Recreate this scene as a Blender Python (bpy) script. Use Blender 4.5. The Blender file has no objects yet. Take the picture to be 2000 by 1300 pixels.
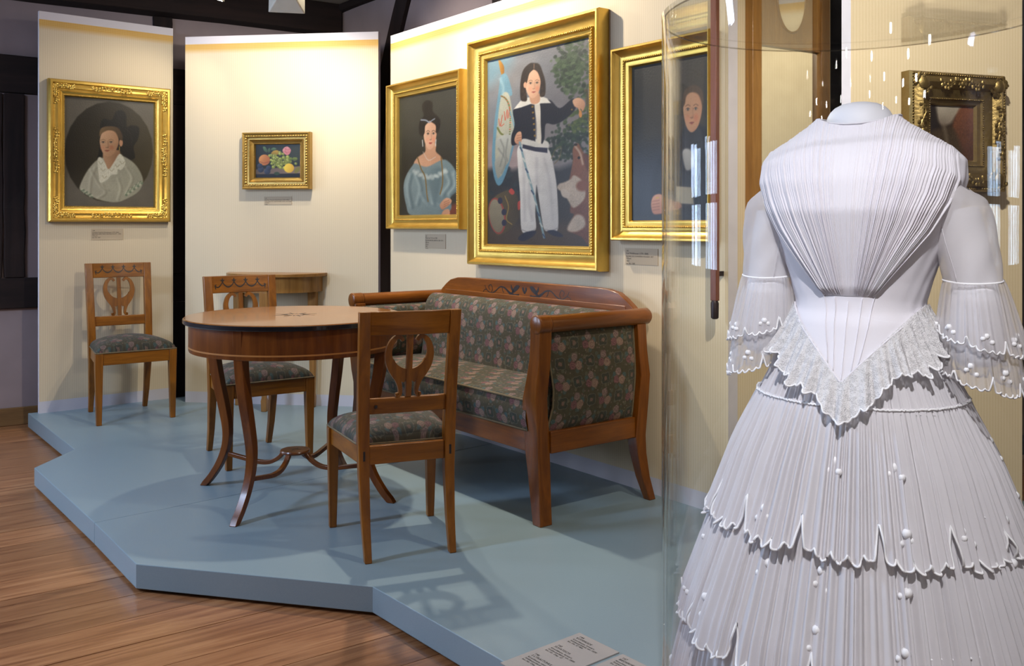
import bpy, bmesh, math, random
import numpy as np
from mathutils import Vector, Matrix

random.seed(7)
np.random.seed(7)
C = bpy.context.scene.collection
SC = bpy.context.scene
PI = math.pi

# ------------------------------------------------------------------ camera, world, light, exposure
ZP = 0.10                      # top of the display platform
cam_d = bpy.data.cameras.new('camera')
cam = bpy.data.objects.new('camera', cam_d)
C.objects.link(cam)
cam.location = (0, 0, 1.31)
cam.rotation_euler = (PI / 2, 0, 0)
cam_d.sensor_width = 36.0
cam_d.lens = 36.0 * 1824 / 2000
cam_d.shift_y = -210 / 2000.0
cam_d.clip_start = 0.05
SC.camera = cam

SC.view_settings.view_transform = 'Standard'
SC.view_settings.look = 'None'
SC.view_settings.gamma = 1.0
SC.view_settings.use_curve_mapping = False
SC.view_settings.exposure = 0.0
SC.cycles.use_denoising = True
SC.cycles.max_bounces = 9
SC.cycles.diffuse_bounces = 4
SC.cycles.glossy_bounces = 4
SC.cycles.transparent_max_bounces = 32
SC.cycles.caustics_reflective = False
SC.cycles.caustics_refractive = False
SC.cycles.sample_clamp_indirect = 6.0

wd = bpy.data.worlds.new('sky')
SC.world = wd
wd.use_nodes = True
wd.node_tree.nodes['Background'].inputs[0].default_value = (0.75, 0.85, 1.0, 1)
wd.node_tree.nodes['Background'].inputs[1].default_value = 1.0


def light(kind, name, loc, target, power, col, size=0.1, size_y=None, angle=60, blend=0.6):
    d = bpy.data.lights.new(name, kind)
    d.energy = power
    d.color = col
    if kind == 'AREA':
        d.shape = 'RECTANGLE'
        d.size = size
        d.size_y = size_y or size
    elif kind == 'SPOT':
        d.shadow_soft_size = size
        d.spot_size = math.radians(angle)
        d.spot_blend = blend
    else:
        d.shadow_soft_size = size
    o = bpy.data.objects.new(name, d)
    C.objects.link(o)
    o.location = loc
    v = Vector(target) - Vector(loc)
    o.rotation_euler = v.to_track_quat('-Z', 'Y').to_euler()
    return o


WARM = (1.0, 0.89, 0.73)
WHITE = (1.0, 0.93, 0.82)
COOL = (0.60, 0.74, 1.0)
# daylight through the two windows of the left wall
light('AREA', 'window_daylight', (-4.38, 4.80, 1.45), (0, 3.9, 0.7), 62, COOL, 0.80, 1.0)
light('AREA', 'window_daylight', (-4.38, 3.35, 1.45), (0, 3.0, 0.7), 62, COOL, 0.80, 1.0)
# ceiling spotlights, only the first two with a lamp body: position, target, power, cone, blend, colour
SPOTS = [
    ((-1.93, 5.93, 2.785), (-2.75, 6.25, 1.55), 17, 95, 0.7, WARM),
    ((-1.314, 5.45, 2.595), (-1.50, 6.30, 2.08), 62, 110, 1.0, (1.0, 0.93, 0.81)),
    ((-1.29, 5.49, 2.93), (-0.40, 5.50, 1.70), 90, 130, 0.9, WARM),
    ((-0.683, 4.694, 2.93), (0.35, 4.40, 1.60), 150, 150, 0.7, WARM),
    ((-0.55, 2.95, 2.93), (0.05, 4.35, 0.45), 14, 55, 0.5, WHITE),
    ((0.95, 2.75, 2.93), (-0.75, 3.9, 0.4), 80, 62, 0.5, WHITE),
    ((0.75, 1.60, 2.93), (1.60, 3.45, 1.60), 330, 60, 0.7, (1.0, 0.90, 0.78)),
    ((0.05, 0.30, 2.93), (0.66, 1.75, 0.80), 250, 40, 0.8, (1.0, 0.94, 0.985)),  # added spot without a fitting, brightens the dress
    ((0.30, 3.25, 2.93), (-2.50, 6.0, 0.80), 135, 26, 0.5, WARM),
    ((1.75, 3.75, 2.93), (2.4, 4.0, 1.7), 60, 80, 0.8, WARM),
]
for loc, tgt, p, ang, bl, col in SPOTS:
    v = (Vector(tgt) - Vector(loc)).normalized() * 0.03
    light('SPOT', 'spot_beam', Vector(loc) + v, tgt, p, col, 0.035, angle=ang, blend=bl)
# added cool area light, no fitting, stands in for daylight on the floor
light('AREA', 'added_cool_fill', (-3.35, 2.3, 2.9), (-2.2, 3.0, 0), 160, (0.55, 0.70, 1.0), 0.25, 1.5)
# general ceiling lights down the long room behind the camera
for x, y, p in ((-1.1, 0.0, 9), (2.2, -0.5, 9), (2.4, 1.3, 9), (-1.5, -2.5, 14), (1.2, -2.5, 14),
                (-2.6, -4.6, 12), (-1.2, -5.4, 12), (0.1, -4.4, 12), (1.1, -5.6, 12), (2.3, -4.8, 12), (-0.6, -6.8, 12), (0.8, -7.4, 12), (1.8, -7.0, 12), (-2.0, -7.8, 12), (0.2, -8.8, 12), (1.4, -9.0, 12), (-1.1, -9.2, 12), (2.7, -8.2, 12)):
    light('POINT', 'ceiling_light', (x, y, 2.80 if y < -3 else 2.93), (x, y, 0), p, (1.0, 0.93, 0.90), 0.045)


# ------------------------------------------------------------------ node helpers
def srgb(r, g, b):
    def f(c):
        c /= 255.0
        return c / 12.92 if c <= 0.04045 else ((c + 0.055) / 1.055) ** 2.4
    return (f(r), f(g), f(b), 1.0)


class NT:
    def __init__(s, name):
        s.m = bpy.data.materials.new(name)
        s.m.use_nodes = True
        s.t = s.m.node_tree
        s.t.nodes.clear()
        s.out = s.n('ShaderNodeOutputMaterial')

    def n(s, typ, **kw):
        nd = s.t.nodes.new(typ)
        for k, v in kw.items():
            setattr(nd, k, v)
        return nd

    def put(s, sock, v):
        if v is None:
            return
        if hasattr(v, 'is_linked') or isinstance(v, bpy.types.NodeSocket):
            s.t.links.new(v, sock)
        else:
            sock.default_value = v

    def math(s, op, a, b=None, c=None, clamp=False):
        nd = s.n('ShaderNodeMath', operation=op)
        nd.use_clamp = clamp
        for i, v in enumerate((a, b, c)):
            if v is not None:
                s.put(nd.inputs[i], v)
        return nd.outputs[0]

    def mix(s, f, a, b, blend='MIX'):
        nd = s.n('ShaderNodeMix', data_type='RGBA', blend_type=blend)
        s.put(nd.inputs[0], f)
        s.put(nd.inputs[6], a)
        s.put(nd.inputs[7], b)
        return nd.outputs[2]

    def ramp(s, f, stops, interp='LINEAR'):
        nd = s.n('ShaderNodeValToRGB')
        cr = nd.color_ramp
        cr.interpolation = interp
        while len(cr.elements) < len(stops):
            cr.elements.new(0.5)
        for e, (p, c) in zip(cr.elements, stops):
            e.position = p
            e.color = c if len(c) == 4 else (*c, 1)
        s.put(nd.inputs[0], f)
        return nd.outputs[0]

    def coord(s, which='Object'):
        return s.n('ShaderNodeTexCoord').outputs[which]

    def mapping(s, v, scale=(1, 1, 1), loc=(0, 0, 0), rot=(0, 0, 0)):
        nd = s.n('ShaderNodeMapping')
        s.put(nd.inputs[0], v)
        nd.inputs[1].default_value = loc
        nd.inputs[2].default_value = rot
        nd.inputs[3].default_value = scale
        return nd.outputs[0]

    def noise(s, v, scale=5, detail=3, rough=0.5, dist=0.0):
        nd = s.n('ShaderNodeTexNoise')
        s.put(nd.inputs['Vector'], v)
        nd.inputs['Scale'].default_value = scale
        nd.inputs['Detail'].default_value = detail
        nd.inputs['Roughness'].default_value = rough
        nd.inputs['Distortion'].default_value = dist
        return nd.outputs['Fac']

    def voro(s, v, scale=5, feature='F1', out='Distance'):
        nd = s.n('ShaderNodeTexVoronoi', feature=feature)
        s.put(nd.inputs['Vector'], v)
        nd.inputs['Scale'].default_value = scale
        return nd.outputs[out]

    def xyz(s, v):
        nd = s.n('ShaderNodeSeparateXYZ')
        s.put(nd.inputs[0], v)
        return nd.outputs

    def bump(s, h, strength=0.3, dist=0.01):
        nd = s.n('ShaderNodeBump')
        nd.inputs['Strength'].default_value = strength
        nd.inputs['Distance'].default_value = dist
        s.put(nd.inputs['Height'], h)
        return nd.outputs[0]

    def bsdf(s, col, rough=0.5, metal=0.0, normal=None, **kw):
        nd = s.n('ShaderNodeBsdfPrincipled')
        s.put(nd.inputs['Base Color'], col)
        s.put(nd.inputs['Roughness'], rough)
        s.put(nd.inputs['Metallic'], metal)
        if normal is not None:
            s.put(nd.inputs['Normal'], normal)
        for k, v in kw.items():
            s.put(nd.inputs[k.replace('_', ' ')], v)
        return nd.outputs[0]

    def done(s, shader):
        s.t.links.new(shader, s.out.inputs[0])
        return s.m


def plain(name, col, rough=0.5, metal=0.0, var=0.12, nscale=12, bump=0.0, bscale=60, **kw):
    t = NT(name)
    co = t.coord()
    f = t.noise(co, nscale, 4)
    c = t.mix(f, tuple(x * (1 - var) for x in col[:3]) + (1,), tuple(min(1, x * (1 + var)) for x in col[:3]) + (1,))
    nm = t.bump(t.noise(co, bscale, 3), bump, 0.004) if bump else None
    return t.done(t.bsdf(c, rough, metal, nm, **kw))


def wood(name, dark, light_, axis='z', rough=0.34, coat=0.2, scale=1.0):
    t = NT(name)
    co = t.coord()
    k = {'x': (1.2, 14, 14), 'y': (14, 1.2, 14), 'z': (14, 14, 1.2)}[axis]
    k = tuple(v * scale for v in k)
    v = t.mapping(co, k)
    f1 = t.noise(v, 2.2, 5, 0.6, 0.6)
    f2 = t.noise(t.mapping(co, tuple(q * 4 for q in k)), 3.0, 3, 0.6)
    f3 = t.noise(co, 2.5, 2)
    c = t.ramp(f1, [(0.33, dark), (0.5, tuple(0.5 * (a + b) for a, b in zip(dark, light_))), (0.66, light_)])
    c = t.mix(t.math('MULTIPLY', f2, 0.5), c, tuple(x * 0.5 for x in dark[:3]) + (1,))
    c = t.mix(t.math('MULTIPLY', f3, 0.35), c, tuple(min(1, x * 1.25) for x in light_[:3]) + (1,))
    nm = t.bump(f2, 0.06, 0.002)
    return t.done(t.bsdf(c, rough, 0, nm, Coat_Weight=coat, Coat_Roughness=0.15, Specular_IOR_Level=0.3))


# ------------------------------------------------------------------ materials
M = {}
ch_d, ch_l = (0.118, 0.033, 0.002, 1), (0.330, 0.115, 0.008, 1)
for ax in 'xyz':
    M['cherry_' + ax] = wood('cherry_wood_' + ax, ch_d, ch_l, ax)
    M['table_' + ax] = wood('polished_cherry_' + ax, (0.070, 0.016, 0.002, 1), (0.200, 0.058, 0.008, 1), ax, 0.33, 0.2)
    M['sofa_' + ax] = wood('birch_cherry_' + ax, (0.080, 0.019, 0.0015, 1), (0.250, 0.074, 0.006, 1), ax, 0.30, 0.3)
    M['walnut_' + ax] = wood('walnut_' + ax, (0.17, 0.070, 0.012, 1), (0.38, 0.185, 0.045, 1), ax, 0.35, 0.3)
    M['beam_' + ax] = wood('old_timber_' + ax, (0.004, 0.0022, 0.0018, 1), (0.020, 0.010, 0.008, 1), ax, 0.85, 0.0, 0.5)
M['ebony'] = plain('ebonised_edge', (0.006, 0.006, 0.008), 0.22, Coat_Weight=0.4)
M['inlay'] = plain('dark_inlay', (0.014, 0.007, 0.005), 0.35)
M['string'] = plain('light_stringing', (0.36, 0.15, 0.04), 0.3)
M['plaster'] = plain('grey_lilac_plaster', (0.24, 0.19, 0.19), 0.9, 0, 0.22, 3, 0.35, 9)
M['ceiling'] = plain('ceiling_plaster', (0.30, 0.25, 0.20), 0.9, 0, 0.15, 3, 0.2, 12)
M['dark_wall'] = plain('near_black_wall', (0.004, 0.005, 0.012), 0.9)  # near-black colour of the back-right wall
M['lamp'] = plain('lamp_housing', (0.62, 0.60, 0.52), 0.4)
M['white'] = plain('mannequin_white', (0.80, 0.81, 0.86), 0.55, 0, 0.04)
M['text'] = plain('printed_ink', (0.012, 0.010, 0.008), 0.7)
M['metal'] = plain('dark_iron', (0.03, 0.02, 0.02), 0.4, 0.6)
M['oak'] = wood('old_oak', (0.10, 0.052, 0.018, 1), (0.20, 0.11, 0.04, 1), 'x', 0.6, 0.0)
M['redwood'] = wood('dark_red_wood', (0.10, 0.030, 0.018, 1), (0.24, 0.085, 0.05, 1), 'z', 0.35, 0.3)


def cream_panel():
    t = NT('striped_cream_wallpaper')
    co = t.coord()
    x, y, z = t.xyz(co)[0:3]
    st = t.math('MULTIPLY_ADD', t.math('SINE', t.math('MULTIPLY', x, 2 * PI / 0.0135)), 0.5, 0.5)
    base = t.mix(st, (0.610, 0.500, 0.335, 1), (0.665, 0.560, 0.395, 1))
    base = t.mix(t.math('MULTIPLY', t.noise(co, 2.0, 3), 0.3), base, (0.63, 0.53, 0.35, 1))
    # distance from the top is stored in uv.y (metres)
    uv = t.coord('UV')
    top = t.xyz(uv)[1]
    ub = t.xyz(uv)[0]
    dia = t.math('MULTIPLY', t.math('SINE', t.math('MULTIPLY', t.math('ADD', ub, top), 2 * PI / 0.022)),
                 t.math('SINE', t.math('MULTIPLY', t.math('SUBTRACT', ub, top), 2 * PI / 0.022)))
    ochre = t.mix(t.math('MULTIPLY_ADD', dia, 0.5, 0.5), (0.56, 0.31, 0.07, 1), (0.66, 0.42, 0.12, 1))
    band = t.math('MULTIPLY', t.math('GREATER_THAN', top, 0.052),
                  t.math('SUBTRACT', 1.0, t.math('DIVIDE', t.math('SUBTRACT', top, 0.085), 0.035, clamp=True), clamp=True))
    c = t.mix(band, base, ochre)
    white = (0.62, 0.58, 0.60, 1)
    c = t.mix(t.math('LESS_THAN', top, 0.052), c, white)
    c = t.mix(t.math('LESS_THAN', z, ZP + 0.075), c, (0.56, 0.54, 0.58, 1))
    return t.done(t.bsdf(c, 0.75))


M['panel'] = cream_panel()
M['panel_edge'] = plain('white_panel_edge', (0.60, 0.57, 0.62), 0.6)


def platform_mat():
    t = NT('blue_grey_painted_board')
    co = t.coord()
    f = t.noise(co, 260, 2)
    g = t.noise(co, 1.2, 3)
    c = t.mix(f, (0.190, 0.260, 0.292, 1), (0.232, 0.310, 0.340, 1))
    c = t.mix(t.math('MULTIPLY', g, 0.3), c, (0.225, 0.305, 0.335, 1))
    return t.done(t.bsdf(c, t.math('MULTIPLY_ADD', g, 0.12, 0.30), 0, t.bump(f, 0.05, 0.001)))


M['platform'] = platform_mat()


def plank_mat(i):
    t = NT('pine_floorboard_%d' % i)
    co = t.coord()
    v = t.mapping(co, (0.55, 9, 9), (i * 3.1, i * 1.7, 0))
    f = t.noise(v, 2.4, 6, 0.66, 1.6)
    k = t.voro(t.mapping(co, (1.0, 3.2, 1.0), (i * 2.3, i * 0.77, 0)), 1.35)
    w = [0.95, 1.1, 0.85][i]
    c = t.ramp(f, [(0.30, (0.15 * w, 0.056 * w, 0.021 * w)), (0.5, (0.27 * w, 0.115 * w, 0.046 * w)), (0.68, (0.37 * w, 0.18 * w, 0.078 * w))])
    c = t.mix(t.math('MULTIPLY', t.math('SUBTRACT', 1.0, t.math('DIVIDE', k, 0.075), clamp=True), 0.9), c, (0.035, 0.014, 0.008, 1))
    return t.done(t.bsdf(c, t.math('MULTIPLY_ADD', f, 0.12, 0.24), 0, t.bump(f, 0.06, 0.002)))


PLANK = [plank_mat(i) for i in range(3)]


def gold_mat(name, a, b, rough=0.34, bump=0.25, scale=70):
    t = NT(name)
    co = t.coord()
    f = t.noise(co, 9, 4)
    h = t.noise(co, scale, 4)
    c = t.mix(f, a, b)
    return t.done(t.bsdf(c, t.math('MULTIPLY_ADD', h, 0.2, rough - 0.1), 0.88, t.bump(h, bump, 0.003)))


M['gold'] = gold_mat('gilded_wood', (0.52, 0.32, 0.055, 1), (0.76, 0.52, 0.13, 1))
M['gold_dark'] = gold_mat('dull_gilding', (0.36, 0.22, 0.06, 1), (0.58, 0.40, 0.12, 1), 0.38, 0.5, 90)
M['gold_old'] = gold_mat('darkened_gilding', (0.15, 0.10, 0.035, 1), (0.34, 0.25, 0.10, 1), 0.42, 0.6, 90)


def canvas_mat():
    t = NT('varnished_oil_paint')
    a = t.n('ShaderNodeVertexColor', layer_name='paint').outputs[0]
    co = t.coord()
    h = t.math('ADD', t.noise(co, 120, 3), t.math('MULTIPLY', t.voro(co, 70, 'DISTANCE_TO_EDGE'), 1.5))
    return t.done(t.bsdf(a, 0.42, 0, t.bump(h, 0.22, 0.0015), Coat_Weight=0.12, Coat_Roughness=0.2, Specular_IOR_Level=0.3))


M['canvas'] = canvas_mat()


def floral(name, gain=1.0):
    """Tapestry cloth: rose clusters and quatrefoil medallions on a quincunx, uv in metres."""
    t = NT(name)
    uv0 = t.coord('UV')
    wob = t.n('ShaderNodeTexNoise')
    t.put(wob.inputs['Vector'], uv0)
    wob.inputs['Scale'].default_value = 55
    wv = t.n('ShaderNodeVectorMath', operation='MULTIPLY_ADD')
    t.put(wv.inputs[0], wob.outputs['Color'])
    wv.inputs[1].default_value = (0.013, 0.013, 0)
    t.put(wv.inputs[2], uv0)
    uv = wv.outputs[0]
    x, y, _ = t.xyz(uv)[0:3]
    P = 0.165
    fine = t.noise(uv0, 420, 2)
    mot = t.noise(uv0, 60, 4)
    g = gain
    col = t.mix(mot, (0.040 * g, 0.031 * g, 0.012 * g, 1), (0.110 * g, 0.088 * g, 0.038 * g, 1))
    # scattered small leaves
    vc = t.voro(t.mapping(uv0, (1, 1, 0)), 46)
    vcol = t.n('ShaderNodeSeparateColor')
    t.put(vcol.inputs[0], t.voro(t.mapping(uv0, (1, 1, 0)), 46, 'F1', 'Color'))
    leafm = t.math('MULTIPLY', t.math('LESS_THAN', vc, 0.42), t.math('GREATER_THAN', vcol.outputs[0], 0.5))
    leafc = t.mix(vcol.outputs[1], (0.060 * g, 0.095 * g, 0.070 * g, 1), (0.170 * g, 0.145 * g, 0.075 * g, 1))
    col = t.mix(t.math('MULTIPLY', leafm, 0.8), col, leafc)

    v2 = t.voro(t.mapping(uv0, (1, 1, 0), (0.3, 0.7, 0)), 78)
    c2 = t.n('ShaderNodeSeparateColor')
    t.put(c2.inputs[0], t.voro(t.mapping(uv0, (1, 1, 0), (0.3, 0.7, 0)), 78, 'F1', 'Color'))
    sm = t.math('MULTIPLY', t.math('LESS_THAN', v2, 0.34), t.math('GREATER_THAN', c2.outputs[0], 0.62))
    col = t.mix(t.math('MULTIPLY', sm, 0.75), col, t.mix(c2.outputs[1], (0.27 * g, 0.22 * g, 0.14 * g, 1), (0.20 * g, 0.11 * g, 0.10 * g, 1)))

    def cell(ox, oy):
        def fr(c, o):
            a = t.math('DIVIDE', t.math('ADD', c, o * P), P)
            return t.math('MULTIPLY', t.math('SUBTRACT', t.math('FRACT', a), 0.5), P)
        return fr(x, ox), fr(y, oy)

    def disc(cx, cy, dx, dy, r):
        a = t.math('SUBTRACT', cx, dx)
        b = t.math('SUBTRACT', cy, dy)
        d = t.math('SQRT', t.math('ADD', t.math('MULTIPLY', a, a), t.math('MULTIPLY', b, b)))
        m = t.math('DIVIDE', t.math('SUBTRACT', r, d), 0.004, clamp=True)
        return d, m

    for ox, oy in ((0, 0), (0.5, 0.5)):
        cx, cy = cell(ox, oy)
        for dx, dy, r, ca, cb in ((0.030, 0.004, 0.013, (0.09, 0.15, 0.135), (0.045, 0.085, 0.08)), (-0.030, 0.012, 0.012, (0.09, 0.15, 0.135), (0.045, 0.085, 0.08)),
                                  (0.006, -0.036, 0.012, (0.10, 0.14, 0.11), (0.05, 0.08, 0.07)),
                                  (-0.004, 0.022, 0.019, (0.36, 0.25, 0.20), (0.17, 0.09, 0.08)),
                                  (-0.018, -0.012, 0.020, (0.31, 0.13, 0.12), (0.13, 0.045, 0.05)),
                                  (0.016, -0.014, 0.021, (0.42, 0.28, 0.19), (0.22, 0.11, 0.085))):
            d, m = disc(cx, cy, dx, dy, r)
            pet = t.math('MULTIPLY_ADD', t.math('SINE', t.math('ADD', t.math('MULTIPLY', d, 800), t.math('MULTIPLY', mot, 22))), 0.5, 0.5)
            cc = t.mix(pet, tuple(v * g for v in cb) + (1,), tuple(v * g for v in ca) + (1,))
            col = t.mix(m, col, cc)
    for ox, oy in ((0.5, 0), (0, 0.5)):
        cx, cy = cell(ox, oy)
        d, m = disc(cx, cy, 0, 0, 0.026)
        ang = t.math('ARCTAN2', cy, cx)
        lob = t.math('MULTIPLY', t.math('COSINE', t.math('MULTIPLY', ang, 4.0)), 0.003)
        dd = t.math('ADD', d, lob)
        ring = t.math('MULTIPLY', t.math('LESS_THAN', dd, 0.024), t.math('GREATER_THAN', dd, 0.012))
        col = t.mix(t.math('MULTIPLY', ring, 0.6), col, (0.022 * g, 0.036 * g, 0.030 * g, 1))
        line = t.math('LESS_THAN', t.math('ABSOLUTE', t.math('SUBTRACT', dd, 0.0255)), 0.0018)
        col = t.mix(t.math('MULTIPLY', line, 0.6), col, (0.17 * g, 0.16 * g, 0.11 * g, 1))
        col = t.mix(t.math('MULTIPLY', t.math('LESS_THAN', d, 0.0085), 0.8), col, (0.27 * g, 0.15 * g, 0.11 * g, 1))
    weave = t.math('MULTIPLY', t.math('SINE', t.math('MULTIPLY', t.xyz(uv0)[0], 2600)), t.math('SINE', t.math('MULTIPLY', t.xyz(uv0)[1], 2600)))
    col = t.mix(t.math('MULTIPLY', fine, 0.35), col, (0.05 * g, 0.045 * g, 0.03 * g, 1))
    return t.done(t.bsdf(col, 0.85, 0, t.bump(t.math('ADD', fine, weave), 0.15, 0.001), Sheen_Weight=0.06))


M['fabric'] = floral('rose_tapestry', 0.72)
M['fabric_seat'] = floral('rose_tapestry_seat', 0.50)
M['braid'] = plain('gimp_braid', (0.15, 0.11, 0.055), 0.8, 0, 0.3, 90, 0.5, 200)


def cloth(name, opacity, col=(0.80, 0.78, 0.81), lace=False, weave=0.0, trans=0.2):
    t = NT(name)
    co = t.coord()
    f = t.noise(co, 18, 4)
    c = t.mix(f, tuple(v * 0.94 for v in col) + (1,), col + (1,))
    nm = t.bump(t.noise(co, 500, 2), 0.06, 0.001)
    if lace:
        v1 = t.voro(co, 260, 'DISTANCE_TO_EDGE')
        nm = t.bump(t.math('ADD', t.noise(co, 160, 3), v1), 0.8, 0.003)
    d = t.n('ShaderNodeBsdfDiffuse')
    t.put(d.inputs[0], c)
    t.put(d.inputs[2], nm)
    tr = t.n('ShaderNodeBsdfTranslucent')
    t.put(tr.inputs[0], c)
    m1 = t.n('ShaderNodeMixShader')
    m1.inputs[0].default_value = trans
    t.put(m1.inputs[1], d.outputs[0])
    t.put(m1.inputs[2], tr.outputs[0])
    tp = t.n('ShaderNodeBsdfTransparent')
    m2 = t.n('ShaderNodeMixShader')
    op = opacity
    if lace:
        hole = t.math('GREATER_THAN', t.voro(co, 400, 'DISTANCE_TO_EDGE'), 0.12)
        motif = t.math('LESS_THAN', t.noise(co, 85, 2), 0.50)
        hole = t.math('MULTIPLY', hole, motif)
        op = t.math('MULTIPLY_ADD', hole, -0.34, opacity)
    t.put(m2.inputs[0], op)
    t.put(m2.inputs[1], tp.outputs[0])
    t.put(m2.inputs[2], m1.outputs[0])
    return t.done(m2.outputs[0])


M['muslin'] = cloth('white_muslin', 0.93)
M['bodice'] = cloth('white_lined_muslin', 1.0, (0.79, 0.77, 0.82), trans=0.05)
M['sheer'] = cloth('sheer_muslin', 0.62, (0.82,0.79,0.80))
M['sheerer'] = cloth('sheer_frill_muslin', 0.42, (0.82,0.79,0.80))
M['lace'] = cloth('white_lace', 0.98, (0.86, 0.85, 0.86), True)
M['stitch'] = plain('white_satin_stitch', (0.86, 0.86, 0.88), 0.6, 0, 0.03)


def glass_mat(name, tint, k=1.0):
    """Clear pane: Fresnel (Schlick) mix of straight transmission and mirror reflection."""
    t = NT(name)
    geo = t.n('ShaderNodeNewGeometry')
    dp = t.n('ShaderNodeVectorMath', operation='DOT_PRODUCT')
    t.put(dp.inputs[0], geo.outputs['Incoming'])
    t.put(dp.inputs[1], geo.outputs['Normal'])
    c = t.math('ABSOLUTE', dp.outputs['Value'])
    q = t.math('POWER', t.math('SUBTRACT', 1.0, c, clamp=True), 5.0)
    f = t.math('MULTIPLY_ADD', q, 0.96, 0.015 * k, clamp=True)
    tp = t.n('ShaderNodeBsdfTransparent')
    tp.inputs[0].default_value = tint
    gl = t.n('ShaderNodeBsdfGlossy')
    gl.inputs['Roughness'].default_value = 0.0
    gl.inputs[0].default_value = (1, 1, 1, 1)
    ms = t.n('ShaderNodeMixShader')
    t.put(ms.inputs[0], f)
    t.put(ms.inputs[1], tp.outputs[0])
    t.put(ms.inputs[2], gl.outputs[0])
    return t.done(ms.outputs[0])


M['glass'] = glass_mat('clear_glass', (0.975, 0.985, 0.98, 1))
M['glass_joint'] = glass_mat('glued_glass_joint', (0.80, 0.78, 0.75, 1), 3)
M['pane'] = glass_mat('window_glass', (0.95, 0.97, 0.97, 1))


def mirror_mat():
    t = NT('old_mirror_silvering')
    co = t.coord()
    f = t.noise(co, 14, 6)
    c = t.mix(f, (0.72, 0.70, 0.62, 1), (0.86, 0.85, 0.78, 1))
    return t.done(t.bsdf(c, 0.03, 1.0))


M['mirror'] = mirror_mat()


def emit(name, col, power):
    t = NT(name)
    e = t.n('ShaderNodeEmission')
    e.inputs[0].default_value = (*col, 1)
    e.inputs[1].default_value = power
    return t.done(e.outputs[0])


M['bulb'] = emit('lit_reflector', (1.0, 0.97, 0.90), 45)


def top_mat():
    t = NT('segmented_cherry_veneer')
    co = t.coord()
    x, y, z = t.xyz(co)[0:3]
    ang = t.math('ADD', t.math('ARCTAN2', y, x), 0.3)
    sec = t.math('FLOOR', t.math('MULTIPLY', ang, 8 / (2 * PI)))
    par = t.math('FRACT', t.math('MULTIPLY', sec, 0.5))
    sv = t.n('ShaderNodeCombineXYZ')
    t.put(sv.inputs[0], t.math('MULTIPLY', ang, 9.0))
    rr = t.math('SQRT', t.math('ADD', t.math('MULTIPLY', x, x), t.math('MULTIPLY', y, y)))
    t.put(sv.inputs[1], t.math('MULTIPLY', rr, 1.5))
    t.put(sv.inputs[2], sec)
    f = t.noise(sv.outputs[0], 3.5, 5, 0.6, 0.8)
    c = t.ramp(f, [(0.25, (0.22, 0.075, 0.012)), (0.55, (0.36, 0.145, 0.030)), (0.8, (0.48, 0.22, 0.055))])
    c = t.mix(t.math('MULTIPLY', par, 0.5), c, (0.20, 0.075, 0.018, 1))
    rim = t.math('GREATER_THAN', rr, 0.445)
    c = t.mix(t.math('MULTIPLY', rim, 0.6), c, (0.22, 0.08, 0.02, 1))
    return t.done(t.bsdf(c, 0.2, 0, None, Coat_Weight=0.35, Coat_Roughness=0.05))


M['tabletop'] = top_mat()


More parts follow.
